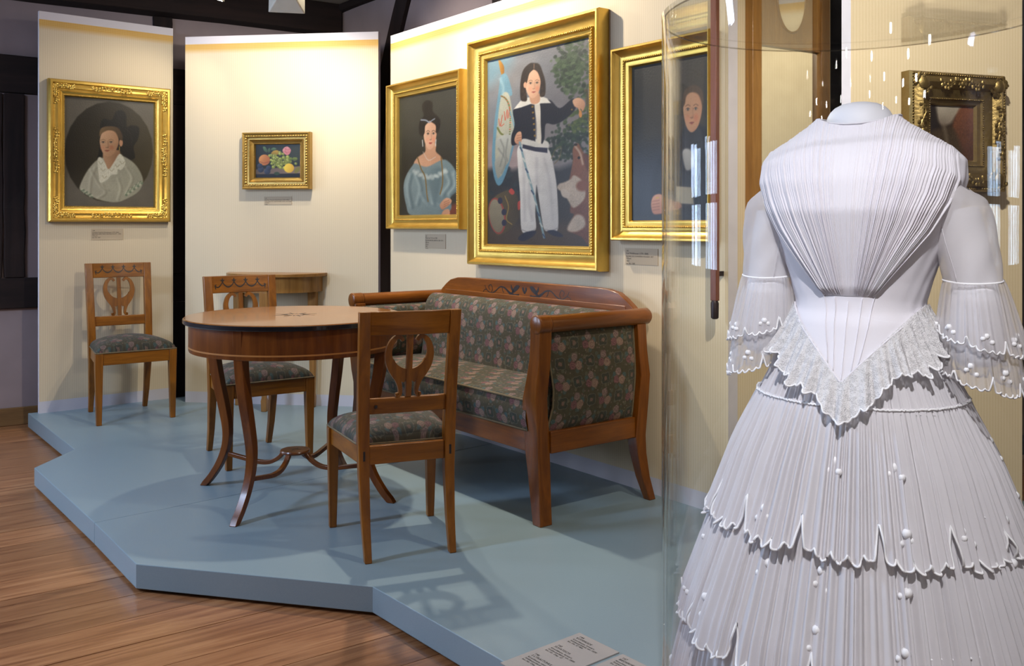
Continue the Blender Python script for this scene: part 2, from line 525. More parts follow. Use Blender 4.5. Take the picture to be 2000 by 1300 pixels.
# ------------------------------------------------------------------ mesh builder
class MB:
    def __init__(s):
        s.v, s.f, s.uv = [], [], []

    def add(s, vs, fs, uvs=None):
        o = len(s.v)
        s.v += [tuple(map(float, p)) for p in vs]
        s.f += [tuple(i + o for i in f) for f in fs]
        s.uv += list(uvs) if uvs is not None else [None] * len(vs)
        return s

    def box(s, x0, x1, y0, y1, z0, z1):
        vs = [(x0, y0, z0), (x1, y0, z0), (x1, y1, z0), (x0, y1, z0), (x0, y0, z1), (x1, y0, z1), (x1, y1, z1), (x0, y1, z1)]
        return s.add(vs, [(3, 2, 1, 0), (4, 5, 6, 7), (0, 1, 5, 4), (1, 2, 6, 5), (2, 3, 7, 6), (3, 0, 4, 7)])

    def hexa(s, lo, hi):
        """lo, hi: four points each, counter-clockwise seen from the hi side."""
        return s.add(list(lo) + list(hi), [(3, 2, 1, 0), (4, 5, 6, 7), (0, 1, 5, 4), (1, 2, 6, 5), (2, 3, 7, 6), (3, 0, 4, 7)])

    def loft(s, rings, close=True, cap=True):
        n = len(rings[0])
        vs = [p for r in rings for p in r]
        fs = []
        for i in range(len(rings) - 1):
            for j in range(n if close else n - 1):
                k = (j + 1) % n
                fs.append((i * n + j, i * n + k, (i + 1) * n + k, (i + 1) * n + j))
        if cap and close:
            fs.append(tuple(range(n - 1, -1, -1)))
            fs.append(tuple((len(rings) - 1) * n + j for j in range(n)))
        return s.add(vs, fs)

    def bars(s, secs):
        """Square-section post: secs = (x, y, z, half_x, half_y)."""
        return s.loft([[(x - a, y - b, z), (x + a, y - b, z), (x + a, y + b, z), (x - a, y + b, z)] for x, y, z, a, b in secs])

    def prism(s, poly, a, b, axis='y'):
        """poly: 2D outline; extruded from a to b along axis (y: poly is x,z; z: poly is x,y; x: poly is y,z)."""
        def P(p, d):
            return {'y': (p[0], d, p[1]), 'z': (p[0], p[1], d), 'x': (d, p[0], p[1])}[axis]
        n = len(poly)
        vs = [P(p, a) for p in poly] + [P(p, b) for p in poly]
        fs = [tuple(range(n)), tuple(range(2 * n - 1, n - 1, -1))]
        fs += [(i, i + n, (i + 1) % n + n, (i + 1) % n) for i in range(n)]
        return s.add(vs, fs)

    def lathe(s, prof, seg=32, cx=0, cy=0, sx=1, sy=1):
        return s.loft([[(cx + sx * r * math.cos(2 * PI * j / seg), cy + sy * r * math.sin(2 * PI * j / seg), z) for j in range(seg)] for r, z in prof])

    def tube(s, pts, r, seg=8, close=False, flat=None):
        pts = [Vector(p) for p in pts]
        n = len(pts)
        rings = []
        up = None
        for i, p in enumerate(pts):
            a = pts[(i - 1) % n] if close or i > 0 else pts[0]
            b = pts[(i + 1) % n] if close or i < n - 1 else pts[-1]
            d = (b - a)
            d = d.normalized() if d.length > 1e-9 else Vector((0, 0, 1))
            if up is None:
                up = Vector((0, 0, 1)) if abs(d.z) < 0.9 else Vector((0, 1, 0))
            e = d.cross(up)
            e = e.normalized() if e.length > 1e-6 else Vector((1, 0, 0))
            g = e.cross(d).normalized()
            up = g
            rr = r[i] if isinstance(r, (list, tuple)) else r
            ra, rb = (rr, rr) if flat is None else (rr, rr * flat)
            rings.append([p + e * (ra * math.cos(2 * PI * k / seg)) + g * (rb * math.sin(2 * PI * k / seg)) for k in range(seg)])
        if close:
            rings.append(rings[0])
        return s.loft(rings, cap=not close)

    def grid(s, fn, us, vs_, closeu=False, uv=None):
        nu, nv = len(us), len(vs_)
        P = [fn(u, v) for v in vs_ for u in us]
        fs = []
        for j in range(nv - 1):
            for i in range(nu if closeu else nu - 1):
                k = (i + 1) % nu
                fs.append((j * nu + i, j * nu + k, (j + 1) * nu + k, (j + 1) * nu + i))
        U = [uv(u, v) for v in vs_ for u in us] if uv else None
        return s.add(P, fs, U)

    def ball(s, c, rx, ry, rz, n=8, m=5):
        rings = []
        for i in range(1, m):
            a = PI * i / m
            rings.append([(c[0] + rx * math.sin(a) * math.cos(2 * PI * j / n), c[1] + ry * math.sin(a) * math.sin(2 * PI * j / n), c[2] - rz * math.cos(a)) for j in range(n)])
        return s.loft(rings)

    def build(s, name, mat, parent=None, smooth=35, bevel=0.0, seg=2, boxuv=False):
        me = bpy.data.meshes.new(name)
        me.from_pydata(s.v, [], s.f)
        if any(u is not None for u in s.uv):
            lay = me.uv_layers.new(name='uv')
            li = np.zeros(len(me.loops), dtype=np.int32)
            me.loops.foreach_get('vertex_index', li)
            arr = np.array([u if u is not None else (0, 0) for u in s.uv], dtype=np.float32)
            lay.data.foreach_set('uv', arr[li].ravel())
        me.materials.append(mat)
        me.update()
        if boxuv:
            lay = me.uv_layers.new(name='uv')
            for p in me.polygons:
                n = p.normal
                k = max(range(3), key=lambda q: abs(n[q]))
                for l in p.loop_indices:
                    c = me.vertices[me.loops[l].vertex_index].co
                    lay.data[l].uv = ((c.y, c.z), (c.x, c.z), (c.x, c.y))[k]
        if smooth:
            me.polygons.foreach_set('use_smooth', [True] * len(me.polygons))
            if smooth < 180:
                me.set_sharp_from_angle(angle=math.radians(smooth))
        o = bpy.data.objects.new(name, me)
        C.objects.link(o)
        if parent is not None:
            o.parent = parent
        if bevel:
            b = o.modifiers.new('bevel', 'BEVEL')
            b.width = bevel
            b.segments = seg
            b.limit_method = 'ANGLE'
            b.angle_limit = math.radians(40)
            b.harden_normals = False
        return o


def thing(name, label, cat, loc=(0, 0, 0), rz=0.0, group=None, scale=1.0):
    o = bpy.data.objects.new(name, None)
    C.objects.link(o)
    o.location = loc
    o.rotation_euler = (0, 0, rz)
    o.scale = (scale,) * 3
    o.empty_display_size = 0.1
    o['label'] = label
    o['category'] = cat
    if group:
        o['group'] = group
    return o


def tag(o, label, cat, group=None):
    o['label'] = label
    o['category'] = cat
    if group:
        o['group'] = group
    return o


def struct(o):
    o['kind'] = 'structure'
    return o


def crv(pts, n=8, close=False):
    """Catmull-Rom through the points (any dimension)."""
    P = [np.array(p, float) for p in pts]
    N = len(P)
    out = []
    rng = range(N if close else N - 1)
    for i in rng:
        p0 = P[(i - 1) % N] if close or i > 0 else 2 * P[0] - P[1]
        p1, p2 = P[i], P[(i + 1) % N]
        p3 = P[(i + 2) % N] if close or i + 2 < N else 2 * P[-1] - P[-2]
        for k in range(n):
            u = k / n
            out.append(0.5 * ((2 * p1) + (p2 - p0) * u + (2 * p0 - 5 * p1 + 4 * p2 - p3) * u * u + (3 * p1 - p0 - 3 * p2 + p3) * u ** 3))
    if not close:
        out.append(P[-1])
    return [tuple(map(float, p)) for p in out]


def interp(x, xs, ys):
    return float(np.interp(x, xs, ys))


def lin(a, b, n):
    return [a + (b - a) * i / (n - 1) for i in range(n)]


def text(name, s, size, mat, parent, loc, rot=(PI / 2, 0, 0), space=1.0):
    d = bpy.data.curves.new(name, 'FONT')
    d.body = s
    d.size = size
    d.space_line = space
    d.resolution_u = 2
    d.materials.append(mat)
    t = bpy.data.objects.new(name, d)
    C.objects.link(t)
    bpy.context.view_layer.update()
    me = bpy.data.meshes.new_from_object(t.evaluated_get(bpy.context.evaluated_depsgraph_get()))
    bpy.data.objects.remove(t)
    o = bpy.data.objects.new(name, me)
    C.objects.link(o)
    o['kind'] = 'stuff'
    o.parent = parent
    o.location = loc
    o.rotation_euler = rot
    return o
# ------------------------------------------------------------------ room shell
def rot_of(u):
    return math.atan2(u[1], u[0])


def wall(name, a, b, z0=0.0, z1=3.02, thick=0.12, mat=None, holes=()):
    """Wall from a to b (plan); the room lies on its right-hand side looking from a to b."""
    L = math.hypot(b[0] - a[0], b[1] - a[1])
    m = MB()
    xs = 0.0
    for h0, h1, k0, k1 in sorted(holes):
        m.box(xs, h0, 0, thick, z0, z1)
        m.box(h0, h1, 0, thick, z0, k0)
        m.box(h0, h1, 0, thick, k1, z1)
        xs = h1
    m.box(xs, L, 0, thick, z0, z1)
    o = m.build(name, mat or M['plaster'], None, smooth=0)
    o.location = (a[0], a[1], 0)
    o.rotation_euler = (0, 0, math.atan2(b[1] - a[1], b[0] - a[0]))
    return struct(o)


WA, WB, WC, WD = (-4.25, 5.511), (-1.39, 7.351), (0.68, 4.655), (3.2, 6.197)
WLr = math.atan2(WB[1] - WA[1], WB[0] - WA[0])
wl_len = math.hypot(WB[0] - WA[0], WB[1] - WA[1])
wall_bl = wall('wall_back_left', WA, WB)
wall_bk = wall('wall_back', WB, WC)
wall('wall_back_right', WC, WD, mat=M['dark_wall'])
wall('wall_right', WD, (3.2, -10.5))
wall('wall_rear', (3.2, -10.5), (-4.25, -10.5))
wall('wall_left', (-4.25, -10.5), WA, holes=[(13.45, 14.25, 0.95, 1.95), (14.90, 15.70, 0.95, 1.95)])

m = MB().prism([(-4.4, -10.65), (3.35, -10.65), (3.35, 6.4), (0.7, 4.85), (-1.4, 7.6), (-4.4, 5.7)], 3.02, 3.12, 'z')
struct(m.build('ceiling', M['ceiling'], None, smooth=0))


# timber frame of the old wall, parts of wall_back_left (x along the wall, front towards -y)
def timber(name, par, x0, x1, z0, z1, d0=-0.03, d1=0.02, ax='x', wob=0.006, lean=0.0):
    n = 9
    rng = random.Random(hash((round(x0, 2), round(z0, 2))) & 0xffff)
    m = MB()
    rings = []
    for i in range(n):
        k = i / (n - 1)
        a, b = rng.uniform(-wob, wob), rng.uniform(-wob, wob)
        if ax == 'x':
            x = x0 + (x1 - x0) * k
            rings.append([(x, d0 + a, z0 + a), (x, d1, z0 + b), (x, d1, z1 + a), (x, d0 + b, z1 + b)])
        else:
            z = z0 + (z1 - z0) * k
            sh = lean * k
            rings.append([(x0 + a + sh, d0 + a, z), (x1 + b + sh, d0 + b, z), (x1 + a + sh, d1, z), (x0 + b + sh, d1, z)])
    m.loft(rings)
    return m.build(name, M['beam_' + ax], par, smooth=0, bevel=0.006)


timber('timber_beam', wall_bl, 0.0, wl_len - 0.01, 2.79, 3.015, -0.16)
timber('timber_beam', wall_bl, 0.0, wl_len - 0.02, 2.175, 2.425)
timber('timber_beam', wall_bl, 0.0, wl_len - 0.02, 0.765, 0.965)
timber('timber_post_or_backing', wall_bl, 1.10, 1.222, 0.968, 2.172, ax='z')
timber('timber_post_or_backing', wall_bl, 0.92, 1.093, 0.968, 2.172, -0.024, ax='z')
timber('timber_post_or_backing', wall_bl, 2.03, 2.16, 2.428, 2.788, ax='z')
timber('timber_post_or_backing', wall_bl, 2.05, 2.40, 0.968, 2.172, ax='z')  # added dark backing, no post seen, keeps the gap between screens black
timber('timber_post_or_backing', wall_bl, 2.02, 2.42, 0.005, 0.762, ax='z')  # same added backing carried down to the floor behind the gap
# curved brace and sill on the back wall
m = MB()
rings = []
for x, z in crv([(0.52, 1.2), (0.62, 1.8), (0.80, 2.35), (0.98, 2.75), (1.12, 3.01)], 5):
    rings.append([(x - 0.07, -0.035, z), (x + 0.10, -0.035, z), (x + 0.10, 0.02, z), (x - 0.07, 0.02, z)])
m.loft(rings)
m.build('timber_brace', M['beam_z'], wall_bk, smooth=40, bevel=0.005)
timber('timber_beam', wall_bk, 0.02, 3.3, 2.96, 3.015, -0.05)
timber('timber_post_or_backing', wall_bk, 2.12, 2.30, 2.3, 2.955, ax='z')

o = MB().box(0, wl_len, -0.02, 0, 0.0, 0.115).build('baseboard_back_left', M['oak'], None, bevel=0.003)
o.location, o.rotation_euler = (WA[0], WA[1], 0), (0, 0, WLr)
struct(o)


def window(name, a, ang, w, z0, z1):
    root = thing(name, 'x', 'x', (a[0], a[1], 0), ang)
    del root['label'], root['category']
    root['kind'] = 'structure'
    f = MB()
    e = 0.05
    f.box(0, w, 0.03, 0.09, z0, z0 + e).box(0, w, 0.03, 0.09, z1 - e, z1).box(0, e, 0.03, 0.09, z0 + e, z1 - e).box(w - e, w, 0.03, 0.09, z0 + e, z1 - e)
    f.build('window_frame', M['beam_x'], root, smooth=0)
    g = MB()
    g.box(w / 2 - 0.03, w / 2 + 0.03, 0.035, 0.085, z0 + e, z1 - e)
    zz = z0 + (z1 - z0) * 0.55
    g.box(e, w / 2 - 0.03, 0.035, 0.085, zz - 0.03, zz + 0.03).box(w / 2 + 0.03, w - e, 0.035, 0.085, zz - 0.03, zz + 0.03)
    for c in (0.27, 0.73):
        g.box(w * c - 0.008, w * c + 0.008, 0.05, 0.07, z0 + e, zz - 0.03).box(w * c - 0.008, w * c + 0.008, 0.05, 0.07, zz + 0.03, z1 - e)
    g.build('glazing_bars', M['beam_z'], root, smooth=0)
    for x0, x1 in ((e, w / 2 - 0.03), (w / 2 + 0.03, w - e)):
        for k0, k1 in ((z0 + e, zz - 0.03), (zz + 0.03, z1 - e)):
            MB().box(x0, x1, 0.058, 0.062, k0, k1).build('pane', M['pane'], root, smooth=0)


window('window_1', (-4.25, -1.5 + 4.45), PI / 2, 0.8, 0.95, 1.95)
window('window_2', (-4.25, -1.5 + 5.90), PI / 2, 0.8, 0.95, 1.95)

# floorboards, each one a part of the floor
fl = MB().prism([(-4.4, -10.65), (3.35, -10.65), (3.35, 6.4), (-1.4, 7.6), (-4.4, 5.7)], -0.08, -0.0265, 'z').build('floor', M['beam_x'], None, smooth=0)
struct(fl)
FU = (0.815, 0.579)
fr = math.atan2(FU[1], FU[0])
rng = random.Random(3)
pl_cache = {}
for row in range(-4, 40):
    v = row * 0.205
    x = -6.0 + rng.uniform(-3.5, 0)
    while x < 6.0:
        L = rng.choice((5.2, 6.1, 6.8, 7.4))
        key = (L, rng.randrange(3))
        mx = FU[0] * (x + L / 2) - FU[1] * v
        my = FU[1] * (x + L / 2) + FU[0] * v
        if -7.0 < mx < 3.5 and -1.5 < my < 9.0:
            if key not in pl_cache:
                me = MB().box(0, L - 0.002, 0, 0.2020, -0.026, 0).build('floorboard', PLANK[key[1]], fl, smooth=0)
                pl_cache[key] = me
                o = me
            else:
                o = pl_cache[key].copy()
                C.objects.link(o)
                o.parent = fl
            o.location = (FU[0] * x - FU[1] * v, FU[1] * x + FU[0] * v, rng.uniform(-0.0012, 0))
            o.rotation_euler = (0, 0, fr)
        x += L

# ------------------------------------------------------------------ display platform: two boards-on-frame sections
P0, P1, P2, S0 = (-3.12, 6.02), (-2.365, 5.05), (-2.387, 4.666), (-1.702, 3.805)
P3, P4, P5, P6 = (-1.344, 3.339), (-0.467, 3.131), (0.03, 2.53), (2.25, 2.46)
P7, P8, P9, P10, ST = (2.25, 4.55), (1.10, 4.05), (-0.60, 6.25), (-2.25, 6.66), (0.088, 5.355)
e = (0.00127, -0.00154)
plat = thing('display_platform', 'low blue-grey painted display platform with angular front edge', 'platform')
MB().prism([P0, P1, P2, S0, ST, P9, P10], 0.012, ZP, 'z').build('platform_section', M['platform'], plat, smooth=0, bevel=0.0025)
S1 = (S0[0] + e[0], S0[1] + e[1])
T1 = (ST[0] + e[0], ST[1] + e[1])
MB().prism([S1, P3, P4, P5, P6, P7, P8, T1], 0.012, ZP, 'z').build('platform_section', M['platform'], plat, smooth=0, bevel=0.0025)
def shrink(P, k=0.05):
    c = np.mean(np.array(P), axis=0)
    return [tuple(np.array(p) + (c - np.array(p)) / np.linalg.norm(c - np.array(p)) * k) for p in P]
MB().prism(shrink([P0, P1, P2, S0, ST, P9, P10]), 0.0, 0.02, 'z').build('plinth', M['ebony'], plat, smooth=0)
MB().prism(shrink([S1, P3, P4, P5, P6, P7, P8, T1]), 0.0, 0.02, 'z').build('plinth', M['ebony'], plat, smooth=0)


# ------------------------------------------------------------------ wallpapered display panels
def panel(label, p, u, L, h, thick=0.05):
    m = MB().box(0, L, 0, thick, ZP, h)
    m.uv = [(v[0], h - v[2]) for v in m.v]
    o = m.build('exhibition_screen', M['panel'], None, smooth=0)
    o.data.materials.append(M['panel_edge'])
    for f in o.data.polygons:
        if abs(f.normal.y) < 0.5:
            f.material_index = 1
    o.location = (p[0], p[1], 0)
    o.rotation_euler = (0, 0, rot_of(u))
    return tag(o, label, 'exhibition screen', 'wallpapered exhibition screens')


LP, LU, LL = (-3.042, 6.006), (0.7746, 0.6325), 0.8585
MP, MU, ML = (-2.238, 6.397), (0.9912, -0.1324), 1.360
RP, RU, RL = (-0.788, 6.063), (0.609, -0.793), 2.765
QP, QU, QL = (0.955, 3.975), (0.853, 0.522), 0.592
TP, TU, TL = (1.190, 3.280), (0.950, 0.312), 0.772
panel('narrow cream exhibition screen at far left behind the lone lyre-back chair', LP, LU, LL, 2.69, 0.03)
panel('cream exhibition screen with the small fruit still life and half-round console', MP, MU, ML, 2.60)
panel('long cream exhibition screen behind the sofa carrying three gilt portraits', RP, RU, RL, 2.54, 0.06)
panel('cream exhibition screen with the tall pier mirror behind the glass case', QP, QU, QL, 2.62)
panel('cream exhibition screen with the small landscape behind the white dress', TP, TU, TL, 2.62)
panel('cream exhibition screen at the far right, seen only in the pier mirror', (2.45, 4.45), (0.0, -1.0), 0.95, 2.62)


def on(p, u, s, z=0.0, out=0.0):
    return (p[0] + u[0] * s + u[1] * out, p[1] + u[1] * s - u[0] * out, z)
# ------------------------------------------------------------------ oil paintings: colours laid on the canvas mesh stroke by stroke
class Paint:
    """Canvas of W x H points. Shapes are given in the sketch frame `quad` (its four canvas corners TL, TR, BR, BL)."""

    def __init__(s, W, H, quad, bg):
        s.W, s.H = W, H
        s.a = np.zeros((H, W, 3))
        s.a[:] = bg
        A, b = [], []
        for (x, y), (u, v) in zip(quad, ((0, 0), (1, 0), (1, 1), (0, 1))):
            A.append([x, y, 1, 0, 0, 0, -u * x, -u * y]); b.append(u)
            A.append([0, 0, 0, x, y, 1, -v * x, -v * y]); b.append(v)
        h = np.linalg.solve(np.array(A, float), np.array(b, float))
        s.Hm = np.append(h, 1).reshape(3, 3)
        s.sc = W / abs(quad[1][0] - quad[0][0])

    def m(s, pts):
        p = np.c_[np.array(pts, float), np.ones(len(pts))] @ s.Hm.T
        return np.c_[p[:, 0] / p[:, 2] * s.W, p[:, 1] / p[:, 2] * s.H]

    def _blend(s, x0, y0, mask, col, op):
        h, w = mask.shape
        r = s.a[y0:y0 + h, x0:x0 + w]
        k = (mask * op)[..., None]
        r[:] = r * (1 - k) + col * k

    def poly(s, pts, col, soft=1.0, smooth=True, col2=None, d=(1, 0), op=1.0, tex=0.0):
        if smooth:
            pts = crv(pts, 5, True)
        q = s.m(pts)
        pad = int(soft * 2 + 2)
        x0, y0 = max(0, int(q[:, 0].min()) - pad), max(0, int(q[:, 1].min()) - pad)
        x1, y1 = min(s.W, int(q[:, 0].max()) + pad + 1), min(s.H, int(q[:, 1].max()) + pad + 1)
        if x1 <= x0 or y1 <= y0:
            return s
        X, Y = np.meshgrid(np.arange(x0, x1) + 0.5, np.arange(y0, y1) + 0.5)
        ins = np.zeros(X.shape, bool)
        D = np.full(X.shape, 1e9)
        n = len(q)
        for i in range(n):
            ax, ay = q[i]
            bx, by = q[(i + 1) % n]
            if ay != by:
                c = (ay > Y) != (by > Y)
                ins ^= c & (X < (bx - ax) * (Y - ay) / (by - ay) + ax)
            L = (bx - ax) ** 2 + (by - ay) ** 2 + 1e-9
            t = np.clip(((X - ax) * (bx - ax) + (Y - ay) * (by - ay)) / L, 0, 1)
            D = np.minimum(D, (X - ax - t * (bx - ax)) ** 2 + (Y - ay - t * (by - ay)) ** 2)
        D = np.sqrt(D) * np.where(ins, 1, -1)
        mask = np.clip(D / (2 * soft) + 0.5, 0, 1)
        c = np.zeros(X.shape + (3,))
        c[:] = col
        if col2 is not None:
            U = (X - q[:, 0].min()) / max(1, np.ptp(q[:, 0])) * d[0] + (Y - q[:, 1].min()) / max(1, np.ptp(q[:, 1])) * d[1]
            lo = min(0, d[0]) + min(0, d[1])
            U = np.clip((U - lo) / (abs(d[0]) + abs(d[1])), 0, 1)[..., None]
            c = c * (1 - U) + np.array(col2, float) * U
        if tex:
            nz = np.random.RandomState(int(abs(q[0, 0] * 7 + q[0, 1])) % 9999).rand(*X.shape)
            nz = (nz + np.roll(nz, 1, 0) + np.roll(nz, 1, 1) + np.roll(nz, 2, 0)) / 4
            c = c * (1 + tex * (nz[..., None] - 0.5) * 2)
        s._blend(x0, y0, mask, c, op)
        return s

    def ell(s, cx, cy, rx, ry, col, soft=1.0, rot=0.0, **kw):
        c, sn = math.cos(rot), math.sin(rot)
        pts = [(cx + rx * math.cos(a) * c - ry * math.sin(a) * sn, cy + rx * math.cos(a) * sn + ry * math.sin(a) * c) for a in lin(0, 2 * PI, 25)[:-1]]
        return s.poly(pts, col, soft, False, **kw)

    def line(s, pts, w, col, soft=0.8, op=1.0, smooth=True):
        if smooth and len(pts) > 2:
            pts = crv(pts, 6)
        q = s.m(pts)
        w = w * s.sc / 2
        pad = int(w + soft * 2 + 2)
        x0, y0 = max(0, int(q[:, 0].min()) - pad), max(0, int(q[:, 1].min()) - pad)
        x1, y1 = min(s.W, int(q[:, 0].max()) + pad + 1), min(s.H, int(q[:, 1].max()) + pad + 1)
        if x1 <= x0 or y1 <= y0:
            return s
        X, Y = np.meshgrid(np.arange(x0, x1) + 0.5, np.arange(y0, y1) + 0.5)
        D = np.full(X.shape, 1e9)
        for (ax, ay), (bx, by) in zip(q[:-1], q[1:]):
            L = (bx - ax) ** 2 + (by - ay) ** 2 + 1e-9
            t = np.clip(((X - ax) * (bx - ax) + (Y - ay) * (by - ay)) / L, 0, 1)
            D = np.minimum(D, (X - ax - t * (bx - ax)) ** 2 + (Y - ay - t * (by - ay)) ** 2)
        mask = np.clip((w - np.sqrt(D)) / (2 * soft) + 0.5, 0, 1)
        c = np.zeros(X.shape + (3,))
        c[:] = col
        s._blend(x0, y0, mask, c, op)
        return s

    def grain(s, k=0.05, seed=1):
        r = np.random.RandomState(seed)
        n1 = r.rand(s.H // 12 + 2, s.W // 12 + 2)
        n1 = np.kron(n1, np.ones((12, 12)))[:s.H, :s.W]
        for _ in range(3):
            n1 = (n1 + np.roll(n1, 5, 0) + np.roll(n1, 5, 1) + np.roll(n1, -5, 0) + np.roll(n1, -5, 1)) / 5
        s.a *= 1 + k * ((n1 - 0.5) * 2 + (r.rand(s.H, s.W) - 0.5))[..., None]
        return s

    def face(s, cx, cy, rx, ry, skin, shade, turn=0.0, eyes=(40, 28, 20), lip=(150, 70, 60), brow=None):
        """Oval head; turn < 0 looks to the left."""
        t = turn * rx
        s.poly([(cx - rx, cy - ry * 0.25), (cx - rx * 0.93, cy + ry * 0.25), (cx - rx * 0.55 + t * 0.3, cy + ry * 0.8), (cx + t * 0.4, cy + ry), (cx + rx * 0.6 + t * 0.3, cy + ry * 0.76),
                (cx + rx * 0.95, cy + ry * 0.2), (cx + rx, cy - ry * 0.3), (cx + rx * 0.7, cy - ry * 0.85), (cx, cy - ry), (cx - rx * 0.72, cy - ry * 0.85)], skin, 1.2, col2=shade, d=(1, 0.35))
        fx = cx + t
        s.ell(fx - rx * 0.45, cy + ry * 0.34, rx * 0.26, ry * 0.17, tuple(np.array(skin) * (1.0, 0.84, 0.80)), 3, op=0.55)
        s.ell(fx + rx * 0.45, cy + ry * 0.34, rx * 0.24, ry * 0.17, tuple(np.array(shade) * (1.05, 0.80, 0.76)), 3, op=0.5)
        b = brow or tuple(np.array(eyes) * 1.6)
        for sd in (-1, 1):
            ex = fx + sd * rx * 0.42
            ey = cy - ry * 0.06
            s.ell(ex, ey, rx * 0.20, ry * 0.075, tuple(np.array(shade) * 0.72), 1.2, op=0.6)
            s.ell(ex, ey, rx * 0.15, ry * 0.045, (205, 190, 170), 0.7)
            s.ell(ex, ey, rx * 0.085, ry * 0.055, eyes, 0.7)
            s.line([(ex - rx * 0.2, ey - ry * 0.015), (ex, ey - ry * 0.065), (ex + rx * 0.2, ey - ry * 0.01)], rx * 0.05, eyes, 0.6, 0.7)
            s.line([(ex - rx * 0.24, ey - ry * 0.15), (ex, ey - ry * 0.21), (ex + rx * 0.24, ey - ry * 0.14)], rx * 0.07, b, 0.9, 0.75)
        s.line([(fx + rx * 0.08, cy - ry * 0.1), (fx + rx * 0.13, cy + ry * 0.2), (fx + rx * 0.06, cy + ry * 0.32)], rx * 0.12, tuple(np.array(shade) * 0.82), 1.5, 0.55)
        s.line([(fx - rx * 0.12, cy + ry * 0.325), (fx, cy + ry * 0.35), (fx + rx * 0.13, cy + ry * 0.32)], rx * 0.06, tuple(np.array(shade) * 0.55), 0.9, 0.7)
        s.poly([(fx - rx * 0.24, cy + ry * 0.555), (fx - rx * 0.07, cy + ry * 0.52), (fx + rx * 0.07, cy + ry * 0.52), (fx + rx * 0.24, cy + ry * 0.55), (fx, cy + ry * 0.64)], lip, 0.9)
        s.line([(fx - rx * 0.25, cy + ry * 0.56), (fx, cy + ry * 0.57), (fx + rx * 0.25, cy + ry * 0.555)], rx * 0.035, tuple(np.array(lip) * 0.55), 0.6, 0.8)
        return s

    def mesh(s, x0, x1, z0, z1, y, parent, gain=1.0, name='canvas'):
        W, H = s.W, s.H
        gx = np.linspace(x0, x1, W)
        gz = np.linspace(z1, z0, H)
        X, Z = np.meshgrid(gx, gz)
        co = np.stack([X, np.full_like(X, y), Z], -1).reshape(-1, 3)
        idx = np.arange(W * H).reshape(H, W)
        q = np.stack([idx[1:, :-1], idx[1:, 1:], idx[:-1, 1:], idx[:-1, :-1]], -1).reshape(-1, 4)
        n0 = W * H
        me = bpy.data.meshes.new(name)
        me.vertices.add(n0)
        me.vertices.foreach_set('co', co.astype(np.float32).ravel())
        me.loops.add(len(q) * 4)
        me.loops.foreach_set('vertex_index', q.astype(np.int32).ravel())
        me.polygons.add(len(q))
        me.polygons.foreach_set('loop_start', np.arange(0, len(q) * 4, 4, dtype=np.int32))
        me.update(calc_edges=True)
        a = np.clip(s.a / 255.0, 0, 1)
        l = np.where(a <= 0.04045, a / 12.92, ((a + 0.055) / 1.055) ** 2.4) * gain
        at = me.color_attributes.new('paint', 'FLOAT_COLOR', 'POINT')
        at.data.foreach_set('color', np.concatenate([l.reshape(-1, 3), np.ones((n0, 1))], 1).astype(np.float32).ravel())
        me.materials.append(M['canvas'])
        o = bpy.data.objects.new(name, me)
        C.objects.link(o)
        o.parent = parent
        return o


